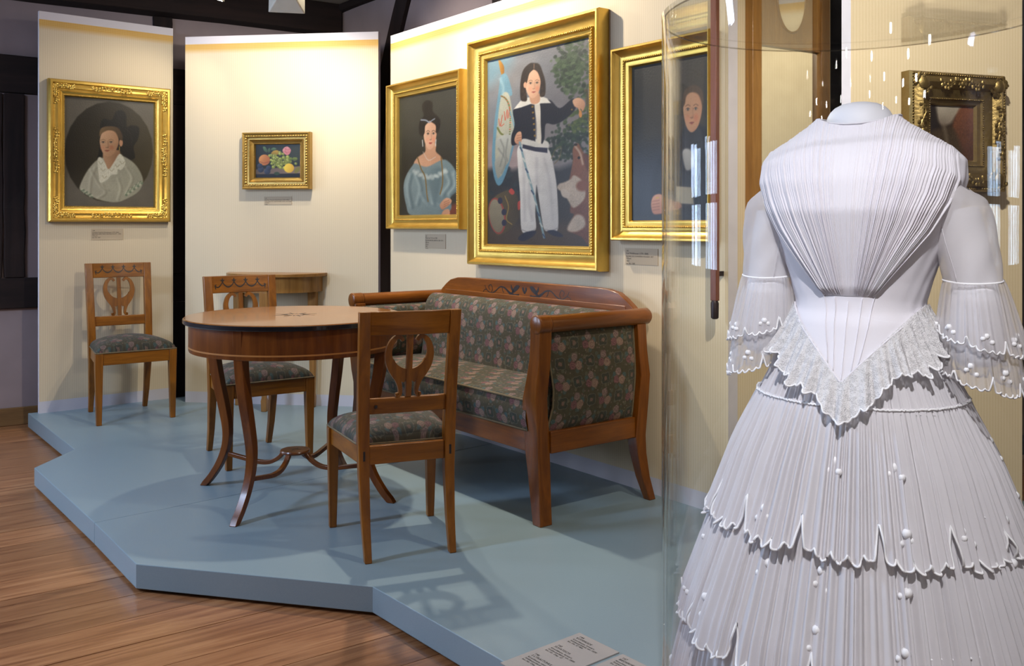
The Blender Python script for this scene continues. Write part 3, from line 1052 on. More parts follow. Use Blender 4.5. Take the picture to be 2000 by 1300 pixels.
def paint_bonnet_lady():
    p = Paint(190, 235, [(165, 207), (798, 267), (800, 1008), (165, 998)], (98, 92, 80))
    p.ell(480, 612, 312, 357, (30, 26, 18), 1.5, col2=(66, 58, 36), d=(1, 0.3))
    p.poly([(430, 390), (500, 385), (530, 328), (570, 316), (602, 350), (607, 432), (640, 424), (692, 440), (686, 520), (655, 578), (664, 655), (612, 668), (575, 625), (545, 600), (440, 640), (402, 655), (412, 600)], (13, 11, 10), 1.2)
    p.line([(610, 450), (640, 500), (640, 560)], 8, (32, 28, 26), 2, 0.8)
    p.line([(540, 340), (560, 380), (580, 430)], 8, (30, 27, 24), 2, 0.8)
    p.poly([(275, 865), (315, 770), (365, 700), (415, 660), (500, 640), (575, 640), (650, 685), (700, 750), (722, 825), (690, 895), (610, 945), (540, 970), (450, 962), (360, 930), (305, 895)], (172, 168, 148), 1.5, col2=(146, 144, 124), d=(1, 0), tex=0.05)
    p.poly([(445, 615), (552, 600), (552, 660), (520, 720), (480, 740), (455, 690)], (178, 138, 104), 1.2, col2=(140, 102, 72), d=(1, 0))
    p.face(484, 548, 66, 96, (204, 164, 128), (160, 116, 82), -0.22, (52, 42, 34), (158, 84, 66), (120, 92, 62))
    p.ell(567, 548, 13, 26, (190, 140, 104), 1)
    p.line([(556, 575), (556, 600)], 5, (180, 150, 60), 0.8)
    p.poly([(416, 500), (425, 445), (480, 428), (548, 442), (578, 500), (574, 530), (556, 520), (525, 470), (480, 458), (438, 475)], (112, 88, 56), 1.3, col2=(70, 52, 32), d=(1, 0))
    p.poly([(403, 665), (425, 650), (455, 690), (480, 735), (515, 690), (560, 625), (598, 690), (570, 740), (545, 735), (540, 770), (500, 775), (470, 810), (420, 830), (410, 770)], (206, 202, 180), 1.2, tex=0.10)
    for x, y in ((425, 690), (440, 740), (450, 790), (500, 740), (540, 710), (575, 690)):
        p.line([(x - 14, y - 10), (x, y + 8), (x + 16, y - 6)], 6, (160, 152, 126), 1, 0.7)
    for q in ([(380, 720), (350, 800), (340, 900)], [(600, 720), (640, 800), (600, 900)], [(430, 840), (450, 900), (400, 940)], [(540, 800), (560, 870), (540, 950)], [(350, 740), (420, 860), (470, 880)]):
        p.line(q, 12, (198, 194, 172), 3, 0.6)
        p.line([(a + 14, b + 6) for a, b in q], 9, (118, 114, 96), 3, 0.5)
    for k in range(26):
        a = k / 25
        p.ell(600 + 115 * a, 915 - 85 * a + 8 * math.sin(k * 2.1), 9, 9, (96, 112, 88) if k % 2 else (190, 188, 164), 1, op=0.8)
        p.ell(290 + 75 * a, 880 + 50 * a + 7 * math.sin(k * 2.3), 8, 8, (98, 112, 92) if k % 2 else (186, 184, 160), 1, op=0.7)
    return p.grain(0.05)


def paint_fruit():
    p = Paint(130, 102, [(357, 305), (1028, 297), (1035, 820), (365, 822)], (24, 26, 18))
    p.poly([(357, 300), (1030, 297), (1030, 560), (357, 600)], (18, 22, 16), 10, False, col2=(46, 50, 36), d=(1, 0))
    p.poly([(365, 690), (1035, 640), (1035, 760), (365, 768)], (92, 76, 66), 2, False, col2=(120, 100, 88), d=(1, 0))
    p.poly([(365, 766), (1035, 752), (1035, 822), (365, 822)], (16, 14, 12), 1.2, False)
    for q, c in (([(470, 345), (505, 345), (535, 400), (530, 430), (490, 405)], (88, 118, 78)), ([(590, 375), (630, 355), (668, 372), (640, 395), (600, 400)], (92, 122, 84)), ([(540, 400), (565, 360), (580, 400), (560, 440)], (74, 104, 66))):
        p.poly(q, c, 1, col2=tuple(v * 0.6 for v in c), d=(0, 1))
    p.ell(650, 440, 62, 42, (176, 140, 40), 1.2, -0.4, col2=(120, 92, 24), d=(0, 1))
    p.ell(495, 545, 84, 84, (212, 146, 78), 1.2, col2=(150, 78, 36), d=(1, 0.6))
    p.line([(430, 570), (490, 590), (570, 570)], 5, (120, 58, 28), 1.2)
    rg = random.Random(5)
    for k in range(75):
        x, y = rg.gauss(735, 95), rg.gauss(570, 62)
        if ((x - 745) / 235) ** 2 + ((y - 565) / 145) ** 2 < 1 and not (x > 830 and y > 640):
            r = rg.uniform(20, 27)
            b = rg.uniform(0.72, 1.05)
            p.ell(x, y, r, r, (112 * b, 122 * b, 42 * b), 0.9)
            p.ell(x - 5, y - 6, r * 0.6, r * 0.6, (160 * b, 168 * b, 72 * b), 2.5)
            p.ell(x - 8, y - 10, 5, 5, (212, 214, 160), 1, op=0.8)
    for x in (880, 930, 955):
        p.ell(x, 530, 26, 24, (118, 132, 48), 1.2, col2=(70, 82, 28), d=(0, 1))
    for x, y, r in ((445, 690, 46), (540, 720, 46), (560, 670, 40), (430, 635, 38)):
        p.ell(x, y, r, r, (64, 78, 104), 1.2, col2=(22, 26, 40), d=(1, 1))
    p.ell(680, 755, 40, 26, (40, 60, 34), 1.5)
    p.poly([(760, 390), (790, 350), (835, 340), (880, 385), (875, 430), (850, 465), (815, 470), (770, 430)], (214, 148, 146), 1, col2=(184, 104, 108), d=(1, 1))
    for q in ([(790, 370), (830, 390), (865, 380)], [(775, 410), (820, 430), (870, 420)], [(815, 350), (800, 400), (825, 450)]):
        p.line(q, 6, (150, 78, 84), 1, 0.7)
    p.ell(858, 670, 74, 72, (236, 206, 68), 1.2, col2=(184, 140, 30), d=(1, 0.5))
    p.line([(880, 610), (905, 650), (900, 720)], 6, (190, 146, 40), 1.5, 0.8)
    p.poly([(940, 700), (990, 650), (1020, 670), (1005, 720), (950, 750)], (112, 104, 40), 1.5)
    return p.grain(0.04)


def paint_blue_lady():
    p = Paint(150, 225, [(133, 220), (547, 155), (573, 1050), (148, 1050)], (52, 52, 46))
    p.poly([(133, 220), (560, 150), (575, 700), (140, 760)], (66, 66, 58), 20, False, col2=(38, 36, 28), d=(0.2, 1), op=0.9)
    p.poly([(135, 700), (575, 640), (575, 1055), (140, 1055)], (40, 35, 26), 30, False, op=0.8)
    p.poly([(470, 1000), (575, 960), (575, 1052), (480, 1052)], (112, 54, 34), 4, False)
    p.poly([(300, 270), (330, 245), (368, 262), (372, 320), (400, 350), (428, 385), (424, 440), (400, 480), (300, 490), (278, 450), (282, 390), (310, 350), (300, 310)], (24, 19, 16), 1.5)
    p.poly([(330, 545), (400, 545), (402, 600), (440, 640), (455, 700), (350, 720), (250, 690), (270, 640), (325, 600)], (206, 158, 124), 1.5, col2=(184, 136, 104), d=(1, 0))
    p.face(358, 482, 46, 104, (222, 178, 146), (204, 152, 120), 0.10, (46, 36, 30), (176, 74, 66))
    p.poly([(300, 485), (285, 440), (296, 392), (350, 372), (348, 392), (322, 420), (318, 470)], (22, 17, 14), 1.2)
    p.poly([(398, 470), (396, 420), (358, 390), (352, 372), (410, 380), (426, 425), (415, 460)], (22, 17, 14), 1.2)
    p.line([(292, 378), (325, 382), (350, 398)], 7, (150, 158, 170), 1)
    p.line([(388, 374), (370, 384), (355, 396)], 6, (140, 148, 160), 1)
    p.line([(304, 520), (308, 560)], 6, (196, 196, 190), 1)
    p.line([(401, 520), (398, 560)], 6, (196, 196, 190), 1)
    p.poly([(232, 700), (260, 680), (340, 706), (450, 660), (500, 680), (545, 740), (565, 820), (560, 880), (515, 925), (520, 1010), (440, 1052), (240, 1050), (195, 970), (175, 850), (190, 770)], (132, 148, 146), 1.5, col2=(96, 114, 118), d=(1, 0.2), tex=0.05)
    for q in ([(215, 760), (200, 850), (225, 980)], [(260, 760), (290, 850), (270, 960)], [(300, 900), (350, 960), (440, 990)], [(470, 740), (500, 820), (450, 900)], [(530, 760), (540, 840), (500, 900)], [(360, 760), (370, 850), (385, 960)]):
        p.line(q, 18, (166, 182, 178), 4, 0.6)
        p.line([(a + 20, b + 10) for a, b in q], 14, (74, 92, 98), 4, 0.6)
    p.poly([(340, 740), (440, 720), (430, 880), (400, 960), (360, 860)], (112, 130, 132), 4, col2=(86, 104, 108), d=(1, 0))
    for k in range(20):
        a = k / 19
        p.ell(250 + 230 * a, 735 + 45 * math.sin(PI * a) + 10 * math.sin(k * 2.4), 13, 12, (190, 198, 190), 2, op=0.6)
    p.line([(272, 640), (300, 720), (330, 780), (345, 900), (355, 950)], 7, (120, 92, 44), 0.9)
    p.line([(440, 645), (452, 740), (455, 830), (440, 900)], 7, (120, 92, 44), 0.9)
    p.poly([(440, 975), (480, 930), (518, 940), (520, 965), (480, 1000), (455, 1010)], (206, 156, 122), 1.2, col2=(176, 122, 92), d=(0, 1))
    p.poly([(455, 1050), (470, 1015), (505, 1010), (510, 1050)], (190, 140, 108), 1.2)
    for q in ([(470, 960), (505, 945)], [(470, 975), (510, 958)], [(470, 990), (505, 972)]):
        p.line(q, 4, (140, 92, 66), 0.8, 0.7, False)
    p.line([(310, 600), (350, 660), (400, 640)], 4, (210, 206, 196), 0.8, 0.6)
    return p.grain(0.05, 2)


def paint_boy():
    p = Paint(255, 455, [(18, 180), (582, 85), (592, 1258), (38, 1228)], (120, 116, 118))
    p.poly([(10, 160), (600, 80), (600, 480), (20, 560)], (132, 140, 148), 30, False, col2=(112, 106, 108), d=(1, 0.3))
    p.poly([(10, 170), (150, 150), (130, 260), (20, 330)], (122, 156, 170), 18, op=0.9)
    p.poly([(60, 330), (150, 230), (260, 200), (220, 330), (120, 420)], (150, 144, 140), 25, op=0.6)
    p.poly([(20, 640), (230, 700), (230, 830), (20, 830)], (170, 148, 146), 20, op=0.7)
    p.poly([(20, 810), (90, 790), (170, 815), (230, 800), (420, 820), (600, 760), (600, 1270), (30, 1270)], (42, 46, 52), 8, False, col2=(62, 54, 46), d=(0, 1))
    p.poly([(30, 1140), (250, 1130), (600, 1120), (600, 1270), (30, 1270)], (74, 62, 52), 14, False)
    rg = random.Random(9)

    def foliage(pts, n, cols, r):
        P = np.array(pts, float)
        x0, y0, x1, y1 = P[:, 0].min(), P[:, 1].min(), P[:, 0].max(), P[:, 1].max()
        c = P.mean(0)
        k = 0
        while k < n:
            w = np.array([rg.random() for _ in P])
            w = w ** 2.5
            q = (P * (w / w.sum())[:, None]).sum(0)
            q = c + (q - c) * 1.5
            p.ell(q[0], q[1], rg.uniform(0.5, 1) * r, rg.uniform(0.4, 0.9) * r, rg.choice(cols), 1.5, rg.uniform(-1, 1), op=0.8)
            k += 1
    p.line([(560, 390), (572, 500), (582, 640)], 16, (84, 74, 52), 2)
    p.line([(545, 380), (560, 440), (575, 500)], 8, (96, 86, 60), 1.5)
    foliage([(400, 200), (470, 150), (585, 100), (590, 400), (500, 420), (440, 350), (400, 260)], 420, [(48, 66, 46), (60, 80, 52), (40, 54, 42), (70, 90, 62), (88, 106, 76)], 15)
    foliage([(380, 680), (430, 600), (585, 560), (590, 760), (400, 760)], 300, [(40, 56, 46), (50, 68, 50), (34, 46, 42)], 13)
    foliage([(480, 520), (585, 500), (588, 600), (470, 600)], 90, [(76, 92, 54), (60, 78, 50), (92, 104, 60)], 12)
    foliage([(30, 830), (100, 800), (200, 830), (200, 920), (40, 930)], 60, [(46, 56, 60), (36, 44, 50)], 18)
    # flag
    p.poly([(82, 176), (110, 215), (112, 262), (98, 264), (86, 215)], (196, 142, 52), 1.1, col2=(150, 100, 34), d=(1, 0))
    p.poly([(92, 290), (106, 262), (128, 268), (150, 330), (160, 385), (140, 400), (160, 470), (188, 590), (150, 780), (110, 890), (78, 880), (55, 760), (62, 560), (80, 400)], (122, 162, 178), 1.3, col2=(92, 136, 158), d=(0, 1), tex=0.05)
    p.poly([(100, 390), (140, 380), (165, 500), (180, 600), (140, 760), (100, 850), (72, 740), (80, 560)], (192, 192, 172), 1.6, col2=(158, 158, 140), d=(0, 1), tex=0.05)
    p.poly([(75, 640), (150, 605), (200, 590), (190, 620), (160, 660), (150, 760), (120, 800), (90, 860), (70, 770), (95, 720)], (184, 188, 180), 2, col2=(140, 140, 128), d=(0, 1))
    for q in ([(100, 640), (120, 700), (100, 790)], [(140, 640), (130, 720), (140, 760)], [(90, 690), (130, 760), (110, 830)]):
        p.line(q, 8, (110, 112, 108), 2, 0.6)
    p.line([(92, 290), (110, 340), (105, 390)], 14, (168, 200, 208), 3, 0.6)
    for k in range(30):
        a = k / 29
        p.ell(100 + 50 * a + 20 * math.sin(PI * a), 390 + 30 * a + 190 * a * a, 5, 4, (104, 112, 60) if k % 3 else (190, 96, 60), 0.8, op=0.85)
        p.ell(82 + 30 * a, 570 + 40 * math.sin(PI * a * 0.5), 5, 4, (110, 116, 66), 0.8, op=0.85)
    for q in ([(88, 520), (96, 560), (108, 500), (100, 560), (118, 550)], [(118, 480), (124, 530), (134, 470), (138, 520), (148, 460)]):
        p.line(q, 4, (196, 92, 70), 0.8)
    p.line([(150, 480), (185, 600), (210, 660)], 7, (120, 160, 176), 1)
    # drum
    p.poly([(60, 985), (150, 925), (190, 950), (212, 1040), (195, 1110), (125, 1172), (80, 1160)], (98, 84, 58), 1.5, col2=(66, 58, 44), d=(1, 0))
    p.ell(88, 1070, 46, 104, (150, 68, 60), 1.2, -0.16)
    p.ell(86, 1070, 39, 95, (142, 134, 112), 1.2, -0.16, col2=(122, 112, 92), d=(0, 1))
    for x, y in ((104, 985), (126, 1050), (128, 1110)):
        p.ell(x, y, 13, 18, (42, 44, 66), 1)
    p.poly([(150, 935), (165, 918), (182, 940), (170, 955)], (176, 68, 58), 1)
    p.poly([(200, 1000), (215, 990), (216, 1030), (203, 1040)], (170, 64, 54), 1)
    p.line([(130, 960), (150, 1020), (140, 1090), (170, 1120)], 5, (150, 124, 66), 1)
    # trousers
    p.poly([(200, 680), (290, 700), (360, 705), (395, 830), (412, 960), (418, 1150), (385, 1162), (345, 1155), (325, 1060), (300, 905), (296, 1060), (300, 1150), (262, 1168), (222, 1150), (212, 960), (198, 800)], (214, 212, 206), 1.3, True, (184, 182, 180), (1, 0.2), tex=0.03)
    for q in ([(228, 720), (232, 860), (240, 1100)], [(340, 760), (372, 900), (390, 1100)], [(300, 760), (300, 850), (310, 940)], [(262, 900), (262, 1000), (280, 1100)]):
        p.line(q, 12, (164, 162, 164), 4, 0.6)
    p.line([(222, 1150), (262, 1166), (298, 1150)], 5, (140, 138, 138), 1, 0.7)
    p.line([(345, 1153), (385, 1160), (417, 1148)], 5, (140, 138, 138), 1, 0.7)
    p.poly([(222, 640), (350, 660), (356, 705), (290, 700), (222, 680)], (196, 194, 186), 1.5)
    p.poly([(222, 672), (290, 692), (356, 700), (356, 728), (290, 716), (220, 694)], (40, 42, 60), 1.2, False)
    p.poly([(205, 1200), (240, 1168), (300, 1160), (285, 1190), (235, 1215)], (34, 38, 54), 1.5)
    p.poly([(360, 1165), (400, 1160), (440, 1185), (440, 1198), (395, 1190)], (34, 38, 54), 1.5)
    # jacket
    p.poly([(168, 470), (230, 440), (280, 450), (290, 640), (280, 655), (225, 640), (190, 670), (162, 672), (160, 620), (176, 560)], (30, 33, 46), 1.4, col2=(22, 24, 34), d=(0, 1), tex=0.12)
    p.poly([(310, 450), (365, 430), (420, 480), (490, 430), (502, 490), (440, 550), (390, 570), (345, 565), (338, 650), (320, 660)], (30, 32, 44), 1.4, col2=(22, 24, 34), d=(0, 1), tex=0.12)
    p.poly([(284, 450), (312, 450), (318, 560), (322, 660), (300, 664), (296, 560)], (206, 200, 186), 1.3)
    for k in range(6):
        p.ell(272 + 3 * k, 462 + k * 33, 6, 6, (132, 104, 48), 0.8)
    p.ell(484, 492, 5, 5, (132, 104, 48), 0.8)
    p.poly([(168, 470), (205, 425), (240, 408), (320, 405), (350, 420), (372, 448), (318, 446), (290, 452), (262, 446), (210, 462)], (226, 222, 210), 1.2, False)
    # hands, arm
    p.poly([(488, 440), (520, 428), (550, 450), (552, 480), (542, 505), (530, 490), (510, 482), (496, 472)], (222, 176, 142), 1.2, col2=(190, 138, 106), d=(1, 1))
    p.line([(520, 482), (528, 505)], 8, (206, 154, 120), 1)
    p.poly([(523, 505), (534, 502), (538, 530), (530, 540), (522, 528)], (206, 140, 70), 1)
    p.poly([(176, 640), (190, 605), (212, 602), (216, 650), (205, 668), (184, 665)], (214, 166, 134), 1.2, col2=(184, 132, 104), d=(0, 1))
    for k in range(3):
        p.line([(190, 622 + 14 * k), (214, 618 + 14 * k)], 4, (150, 102, 78), 0.8, 0.7, False)
    p.line([(205, 660), (240, 800), (290, 970), (345, 1198)], 11, (126, 152, 158), 1, 1, False)
    for k in range(9):
        a = k / 8
        x, y = 212 + 130 * a, 690 + 490 * a
        p.line([(x - 4, y), (x + 8, y + 20)], 7, (46, 66, 96) if k % 2 == 0 else (196, 200, 190), 0.9, 0.9, False)
    # head
    p.poly([(206, 410), (204, 320), (218, 250), (250, 215), (275, 212), (305, 222), (325, 270), (340, 330), (338, 400), (312, 402), (306, 330), (240, 350), (242, 420), (222, 428)], (48, 36, 28), 1.4)
    p.poly([(258, 390), (304, 385), (312, 430), (290, 448), (262, 438)], (204, 156, 124), 1.3)
    p.face(272, 332, 42, 82, (232, 190, 158), (214, 164, 130), 0.12, (44, 38, 34), (184, 98, 88), (110, 84, 62))
    p.poly([(230, 330), (232, 270), (252, 238), (276, 226), (276, 246), (252, 272), (240, 320)], (50, 38, 30), 1.2)
    p.poly([(276, 226), (300, 236), (316, 270), (318, 330), (310, 300), (296, 266), (276, 246)], (50, 38, 30), 1.2)
    p.line([(277, 218), (277, 244)], 3, (190, 150, 120), 0.8, 0.8, False)
    for x, y in ((218, 370), (222, 405), (232, 390), (322, 360), (328, 390), (320, 400)):
        p.ell(x, y, 8, 9, (70, 54, 42), 2, op=0.8)
    p.ell(230, 335, 9, 17, (216, 166, 134), 1)
    # dog
    p.poly([(502, 690), (520, 684), (540, 720), (560, 760), (585, 800), (592, 900), (592, 1230), (540, 1200), (480, 1170), (470, 1150), (500, 1080), (480, 1060), (486, 980), (470, 920), (480, 850), (492, 780), (490, 720)], (128, 84, 62), 1.6, col2=(104, 66, 50), d=(0, 1), tex=0.12)
    p.poly([(480, 880), (500, 860), (540, 890), (560, 950), (550, 1000), (500, 1040), (470, 1000), (450, 960), (412, 930), (420, 905), (450, 895)], (176, 162, 146), 2, tex=0.12)
    p.ell(545, 920, 34, 30, (124, 78, 58), 3)
    p.poly([(430, 940), (455, 935), (480, 960), (470, 985), (440, 975)], (184, 172, 158), 1.5)
    p.poly([(470, 1140), (510, 1080), (550, 1090), (560, 1140), (520, 1170), (475, 1168)], (178, 164, 148), 2.5, tex=0.1)
    p.line([(505, 700), (530, 740), (545, 800)], 9, (190, 172, 152), 2, 0.8)
    p.ell(524, 764, 7, 8, (24, 18, 16), 0.8)
    p.poly([(545, 745), (580, 760), (588, 830), (565, 830)], (98, 62, 48), 2)
    p.ell(506, 690, 9, 7, (38, 28, 26), 1)
    p.line([(378, 760), (400, 710), (430, 700), (420, 760), (395, 790)], 5, (104, 92, 60), 1, 0.7)
    return p.grain(0.06, 3)


def paint_man():
    p = Paint(185, 280, [(125, 148), (524, 112), (530, 880), (125, 862)], (34, 32, 24))
    p.poly([(125, 148), (530, 110), (530, 500), (125, 560)], (44, 42, 32), 30, False, col2=(72, 62, 46), d=(1, 0))
    p.poly([(125, 560), (300, 520), (300, 870), (125, 862)], (28, 32, 40), 25, False, op=0.8)
    p.poly([(240, 640), (290, 540), (360, 490), (395, 450), (470, 440), (530, 520), (530, 880), (240, 866), (225, 760)], (22, 22, 24), 4)
    p.poly([(385, 470), (395, 440), (455, 440), (478, 480), (480, 560), (440, 590), (390, 540)], (46, 46, 48), 2)
    p.face(430, 368, 46, 100, (214, 164, 126), (186, 132, 98), -0.08, (60, 56, 52), (160, 84, 70), (110, 80, 56))
    p.poly([(383, 345), (382, 300), (398, 268), (440, 254), (474, 278), (483, 325), (478, 350), (470, 325), (455, 296), (425, 286), (400, 300), (392, 335)], (92, 70, 48), 1.5, tex=0.1)
    p.poly([(380, 560), (400, 540), (430, 560), (440, 620), (400, 640)], (190, 186, 180), 2, col2=(150, 146, 140), d=(0, 1))
    p.poly([(350, 710), (430, 720), (440, 800), (350, 790)], (186, 176, 152), 1.5, False, col2=(150, 140, 118), d=(1, 0))
    p.poly([(224, 790), (235, 752), (268, 742), (300, 760), (345, 780), (372, 790), (372, 815), (300, 830), (270, 836), (235, 832)], (204, 150, 116), 1.5, col2=(166, 112, 84), d=(0, 1))
    for k in range(4):
        p.line([(232, 775 + 14 * k), (266, 772 + 14 * k)], 4, (140, 92, 70), 0.9, 0.7, False)
    p.line([(250, 760), (262, 758)], 5, (196, 160, 70), 0.8, 1, False)
    return p.grain(0.06, 4)


def paint_landscape():
    p = Paint(95, 125, [(945, 1065), (1375, 1100), (1360, 1700), (945, 1690)], (52, 42, 36))
    p.poly([(1010, 1075), (1300, 1090), (1210, 1200), (1150, 1290), (1060, 1300), (1020, 1180)], (172, 164, 150), 4, col2=(120, 108, 98), d=(0, 1))
    p.poly([(1270, 1090), (1380, 1098), (1370, 1690), (1180, 1690), (1170, 1350), (1210, 1190)], (116, 72, 52), 3, col2=(72, 48, 36), d=(0, 1), tex=0.2)
    p.poly([(945, 1065), (1012, 1075), (1030, 1250), (1060, 1330), (1100, 1420), (945, 1480)], (34, 30, 30), 4, tex=0.2)
    p.poly([(945, 1420), (1100, 1330), (1200, 1380), (1240, 1690), (945, 1690)], (64, 52, 40), 5, tex=0.25)
    p.line([(1090, 1300), (1110, 1420), (1130, 1600)], 30, (120, 108, 92), 4, 0.6)
    return p.grain(0.08, 6)


# ------------------------------------------------------------------ picture frames
def frame_part(w, h, prof, kr=1.0):
    m = MB()
    rings = [[(-w / 2 + t, -d, -h / 2 + t), (w / 2 - t * kr, -d, -h / 2 + t), (w / 2 - t * kr, -d, h / 2 - t), (-w / 2 + t, -d, h / 2 - t)] for t, d in prof]
    m.loft(rings, cap=False)
    return m


def beads(m, w, h, t, d, r, step, kr=1.0, sx=1.0):
    x0, x1, z0, z1 = -w / 2 + t, w / 2 - t * kr, -h / 2 + t, h / 2 - t
    nx, nz = int((x1 - x0) / step), int((z1 - z0) / step)
    for i in range(nx + 1):
        x = x0 + (x1 - x0) * i / nx
        for z in (z0, z1):
            m.ball((x, -d, z), r * sx, r, r, 6, 4)
    for i in range(1, nz):
        z = z0 + (z1 - z0) * i / nz
        for x in (x0, x1):
            m.ball((x, -d, z), r, r, r * sx, 6, 4)
    return m


def ornament(cx, cz, w, h, d, seed, r=0.006):
    """Gilt composition ornament: two scrolling stems with leaves and a rosette."""
    m = MB()
    rg = random.Random(seed)
    m.ball((cx, -d, cz), 0.012, 0.008, 0.012)
    for k in range(6):
        a = k * PI / 3
        m.ball((cx + 0.014 * math.cos(a), -d, cz + 0.014 * math.sin(a)), 0.006, 0.005, 0.006, 6, 4)
    for sx in (-1, 1):
        pts = []
        for i in range(14):
            q = i / 13
            pts.append((cx + sx * w / 2 * q, -d, cz + h * 0.32 * math.sin(q * 2.2 * PI)))
        m.tube(pts, [r * (1 - 0.5 * i / 13) for i in range(14)], 6)
        for i in range(2, 13, 2):
            x, y, z = pts[i]
            for sz in (-1, 1):
                m.ball((x + rg.uniform(-0.004, 0.004), -d, z + sz * h * 0.25), 0.007, 0.005, 0.010, 6, 4)
    return m


def ornament_rot(cx, cz, w, h, d, seed, ang):
    m = ornament(0, 0, w, h, d, seed)
    c, s = math.cos(ang), math.sin(ang)
    m.v = [(cx + x * c - z * s, y, cz + x * s + z * c) for x, y, z in m.v]
    return m


GILT = [(0, 0), (0, 0.055), (0.006, 0.066), (0.016, 0.066), (0.020, 0.058), (0.030, 0.046), (0.045, 0.036), (0.060, 0.031), (0.072, 0.030), (0.074, 0.037), (0.082, 0.037), (0.086, 0.030), (0.100, 0.026), (0.108, 0.026), (0.116, 0.012)]


def hang(label, p, u, s0, s1, z0, z1, mat, prof, paint, beadrows=(), kr=1.0, gain=1.0, tilt=0.0, group='framed paintings on the screens'):
    w, h = s1 - s0, z1 - z0
    root = thing('framed_painting', label, 'painting', on(p, u, (s0 + s1) / 2, (z0 + z1) / 2, 0.001), rot_of(u), group)
    root.rotation_euler = (tilt, 0, rot_of(u))
    fr_ = frame_part(w, h, prof, kr).build('frame', mat, root, smooth=30)
    t, d = prof[-1]
    paint.mesh(-w / 2 + t - 0.002, w / 2 - t * kr + 0.002, -h / 2 + t - 0.002, h / 2 - t + 0.002, -d + 0.001, root, gain * 0.74)
    MB().box(-w / 2 + 0.02, w / 2 - 0.02 * kr, -d + 0.004, -0.002, -h / 2 + 0.02, h / 2 - 0.02).build('backing_board', M['walnut_x'], root, smooth=0)
    for t, d, r, st, sx in beadrows:
        b = beads(MB(), w, h, t, d, r, st, kr, sx).build('bead_moulding', mat, fr_, smooth=180)
        b['kind'] = 'stuff'
    return fr_, w, h


def scaled(prof, k, kd=1.0):
    return [(t * k, d * kd) for t, d in prof]


hang('tall gilt-framed full-length boy in sailor trousers with flag, drum and dog', RP, RU, 0.974, 2.052, 1.092, 2.337, M['gold'], scaled(GILT, 1.0, 1.15), paint_boy(),
     [(0.078, 0.043, 0.0058, 0.0135, 1.0), (0.104, 0.031, 0.003, 0.008, 1.0)], gain=0.68)
hang('gilt-framed half-length lady in pale blue off-shoulder dress', RP, RU, 0.045, 0.880, 1.287, 2.206, M['gold'], scaled(GILT, 0.76, 0.95), paint_blue_lady(),
     [(0.059, 0.037, 0.004, 0.010, 1.0)], gain=0.85)
hang('gilt-framed portrait of a man in black with white papers, partly behind the glass', RP, RU, 2.123, 2.712, 1.240, 2.128, M['gold'], scaled(GILT, 0.80, 0.95), paint_man(),
     [(0.0625, 0.037, 0.0048, 0.0115, 1.0)], kr=0.28, gain=0.8)
PROF1 = [(0, 0), (0, 0.045), (0.010, 0.060), (0.024, 0.060), (0.030, 0.050), (0.044, 0.046), (0.058, 0.050), (0.062, 0.040), (0.076, 0.036), (0.080, 0.040), (0.088, 0.036), (0.094, 0.030), (0.104, 0.028), (0.110, 0.012)]
r1, w1, h1 = hang('gilt-framed oval-spandrel portrait of a woman in black bow bonnet and white lace', LP, LU, 0.045, 0.825, 1.334, 2.257, M['gold'], scaled(PROF1, 0.95), paint_bonnet_lady(),
                  [(0.098, 0.031, 0.0038, 0.009, 1.0)])
for sx in (-1, 1):
    ornament_rot(sx * (w1 / 2 - 0.042), 0, 0.30, 0.026, 0.050, 11, PI / 2).build('centre_ornament', M['gold'], r1, smooth=60)
    for sz in (-1, 1):
        k = ornament_rot(sx * (w1 / 2 - 0.042), sz * (h1 / 2 - 0.085), 0.15, 0.026, 0.050, 5, PI / 2)
        k2 = ornament_rot(sx * (w1 / 2 - 0.085), sz * (h1 / 2 - 0.042), 0.15, 0.026, 0.050, 6, 0)
        k.add(k2.v, k2.f)
        k.build('corner_ornament', M['gold'], r1, smooth=60)
for sz in (-1, 1):
    ornament_rot(0, sz * (h1 / 2 - 0.042), 0.26, 0.026, 0.050, 12, 0).build('centre_ornament', M['gold'], r1, smooth=60)
PROF2 = [(0, 0), (0, 0.05), (0.008, 0.062), (0.014, 0.058), (0.024, 0.046), (0.038, 0.040), (0.046, 0.040), (0.050, 0.046), (0.054, 0.040), (0.066, 0.030), (0.074, 0.026), (0.080, 0.012)]
hang('small gilt-framed fruit still life with grapes, plums and a pink rose', MP, MU, 0.430, 0.905, 1.553, 1.935, M['gold_dark'], PROF2, paint_fruit(),
     [(0.026, 0.048, 0.009, 0.018, 1.5), (0.050, 0.046, 0.003, 0.008, 1.0), (0.075, 0.027, 0.003, 0.008, 1.0)])
PROF3 = [(0, 0), (0, 0.040), (0.006, 0.050), (0.014, 0.046), (0.022, 0.056), (0.040, 0.066), (0.056, 0.056), (0.064, 0.046), (0.074, 0.044), (0.084, 0.036), (0.096, 0.034), (0.100, 0.026), (0.112, 0.022), (0.118, 0.010)]
r3, w3, h3 = hang('small ornate dark-gilt framed rocky landscape behind the white dress', TP, TU, 0.215, 0.645, 1.433, 1.860, M['gold_old'], scaled(PROF3, 0.98), paint_landscape(),
                  [(0.010, 0.048, 0.0045, 0.010, 1.0), (0.094, 0.036, 0.003, 0.008, 1.0)])
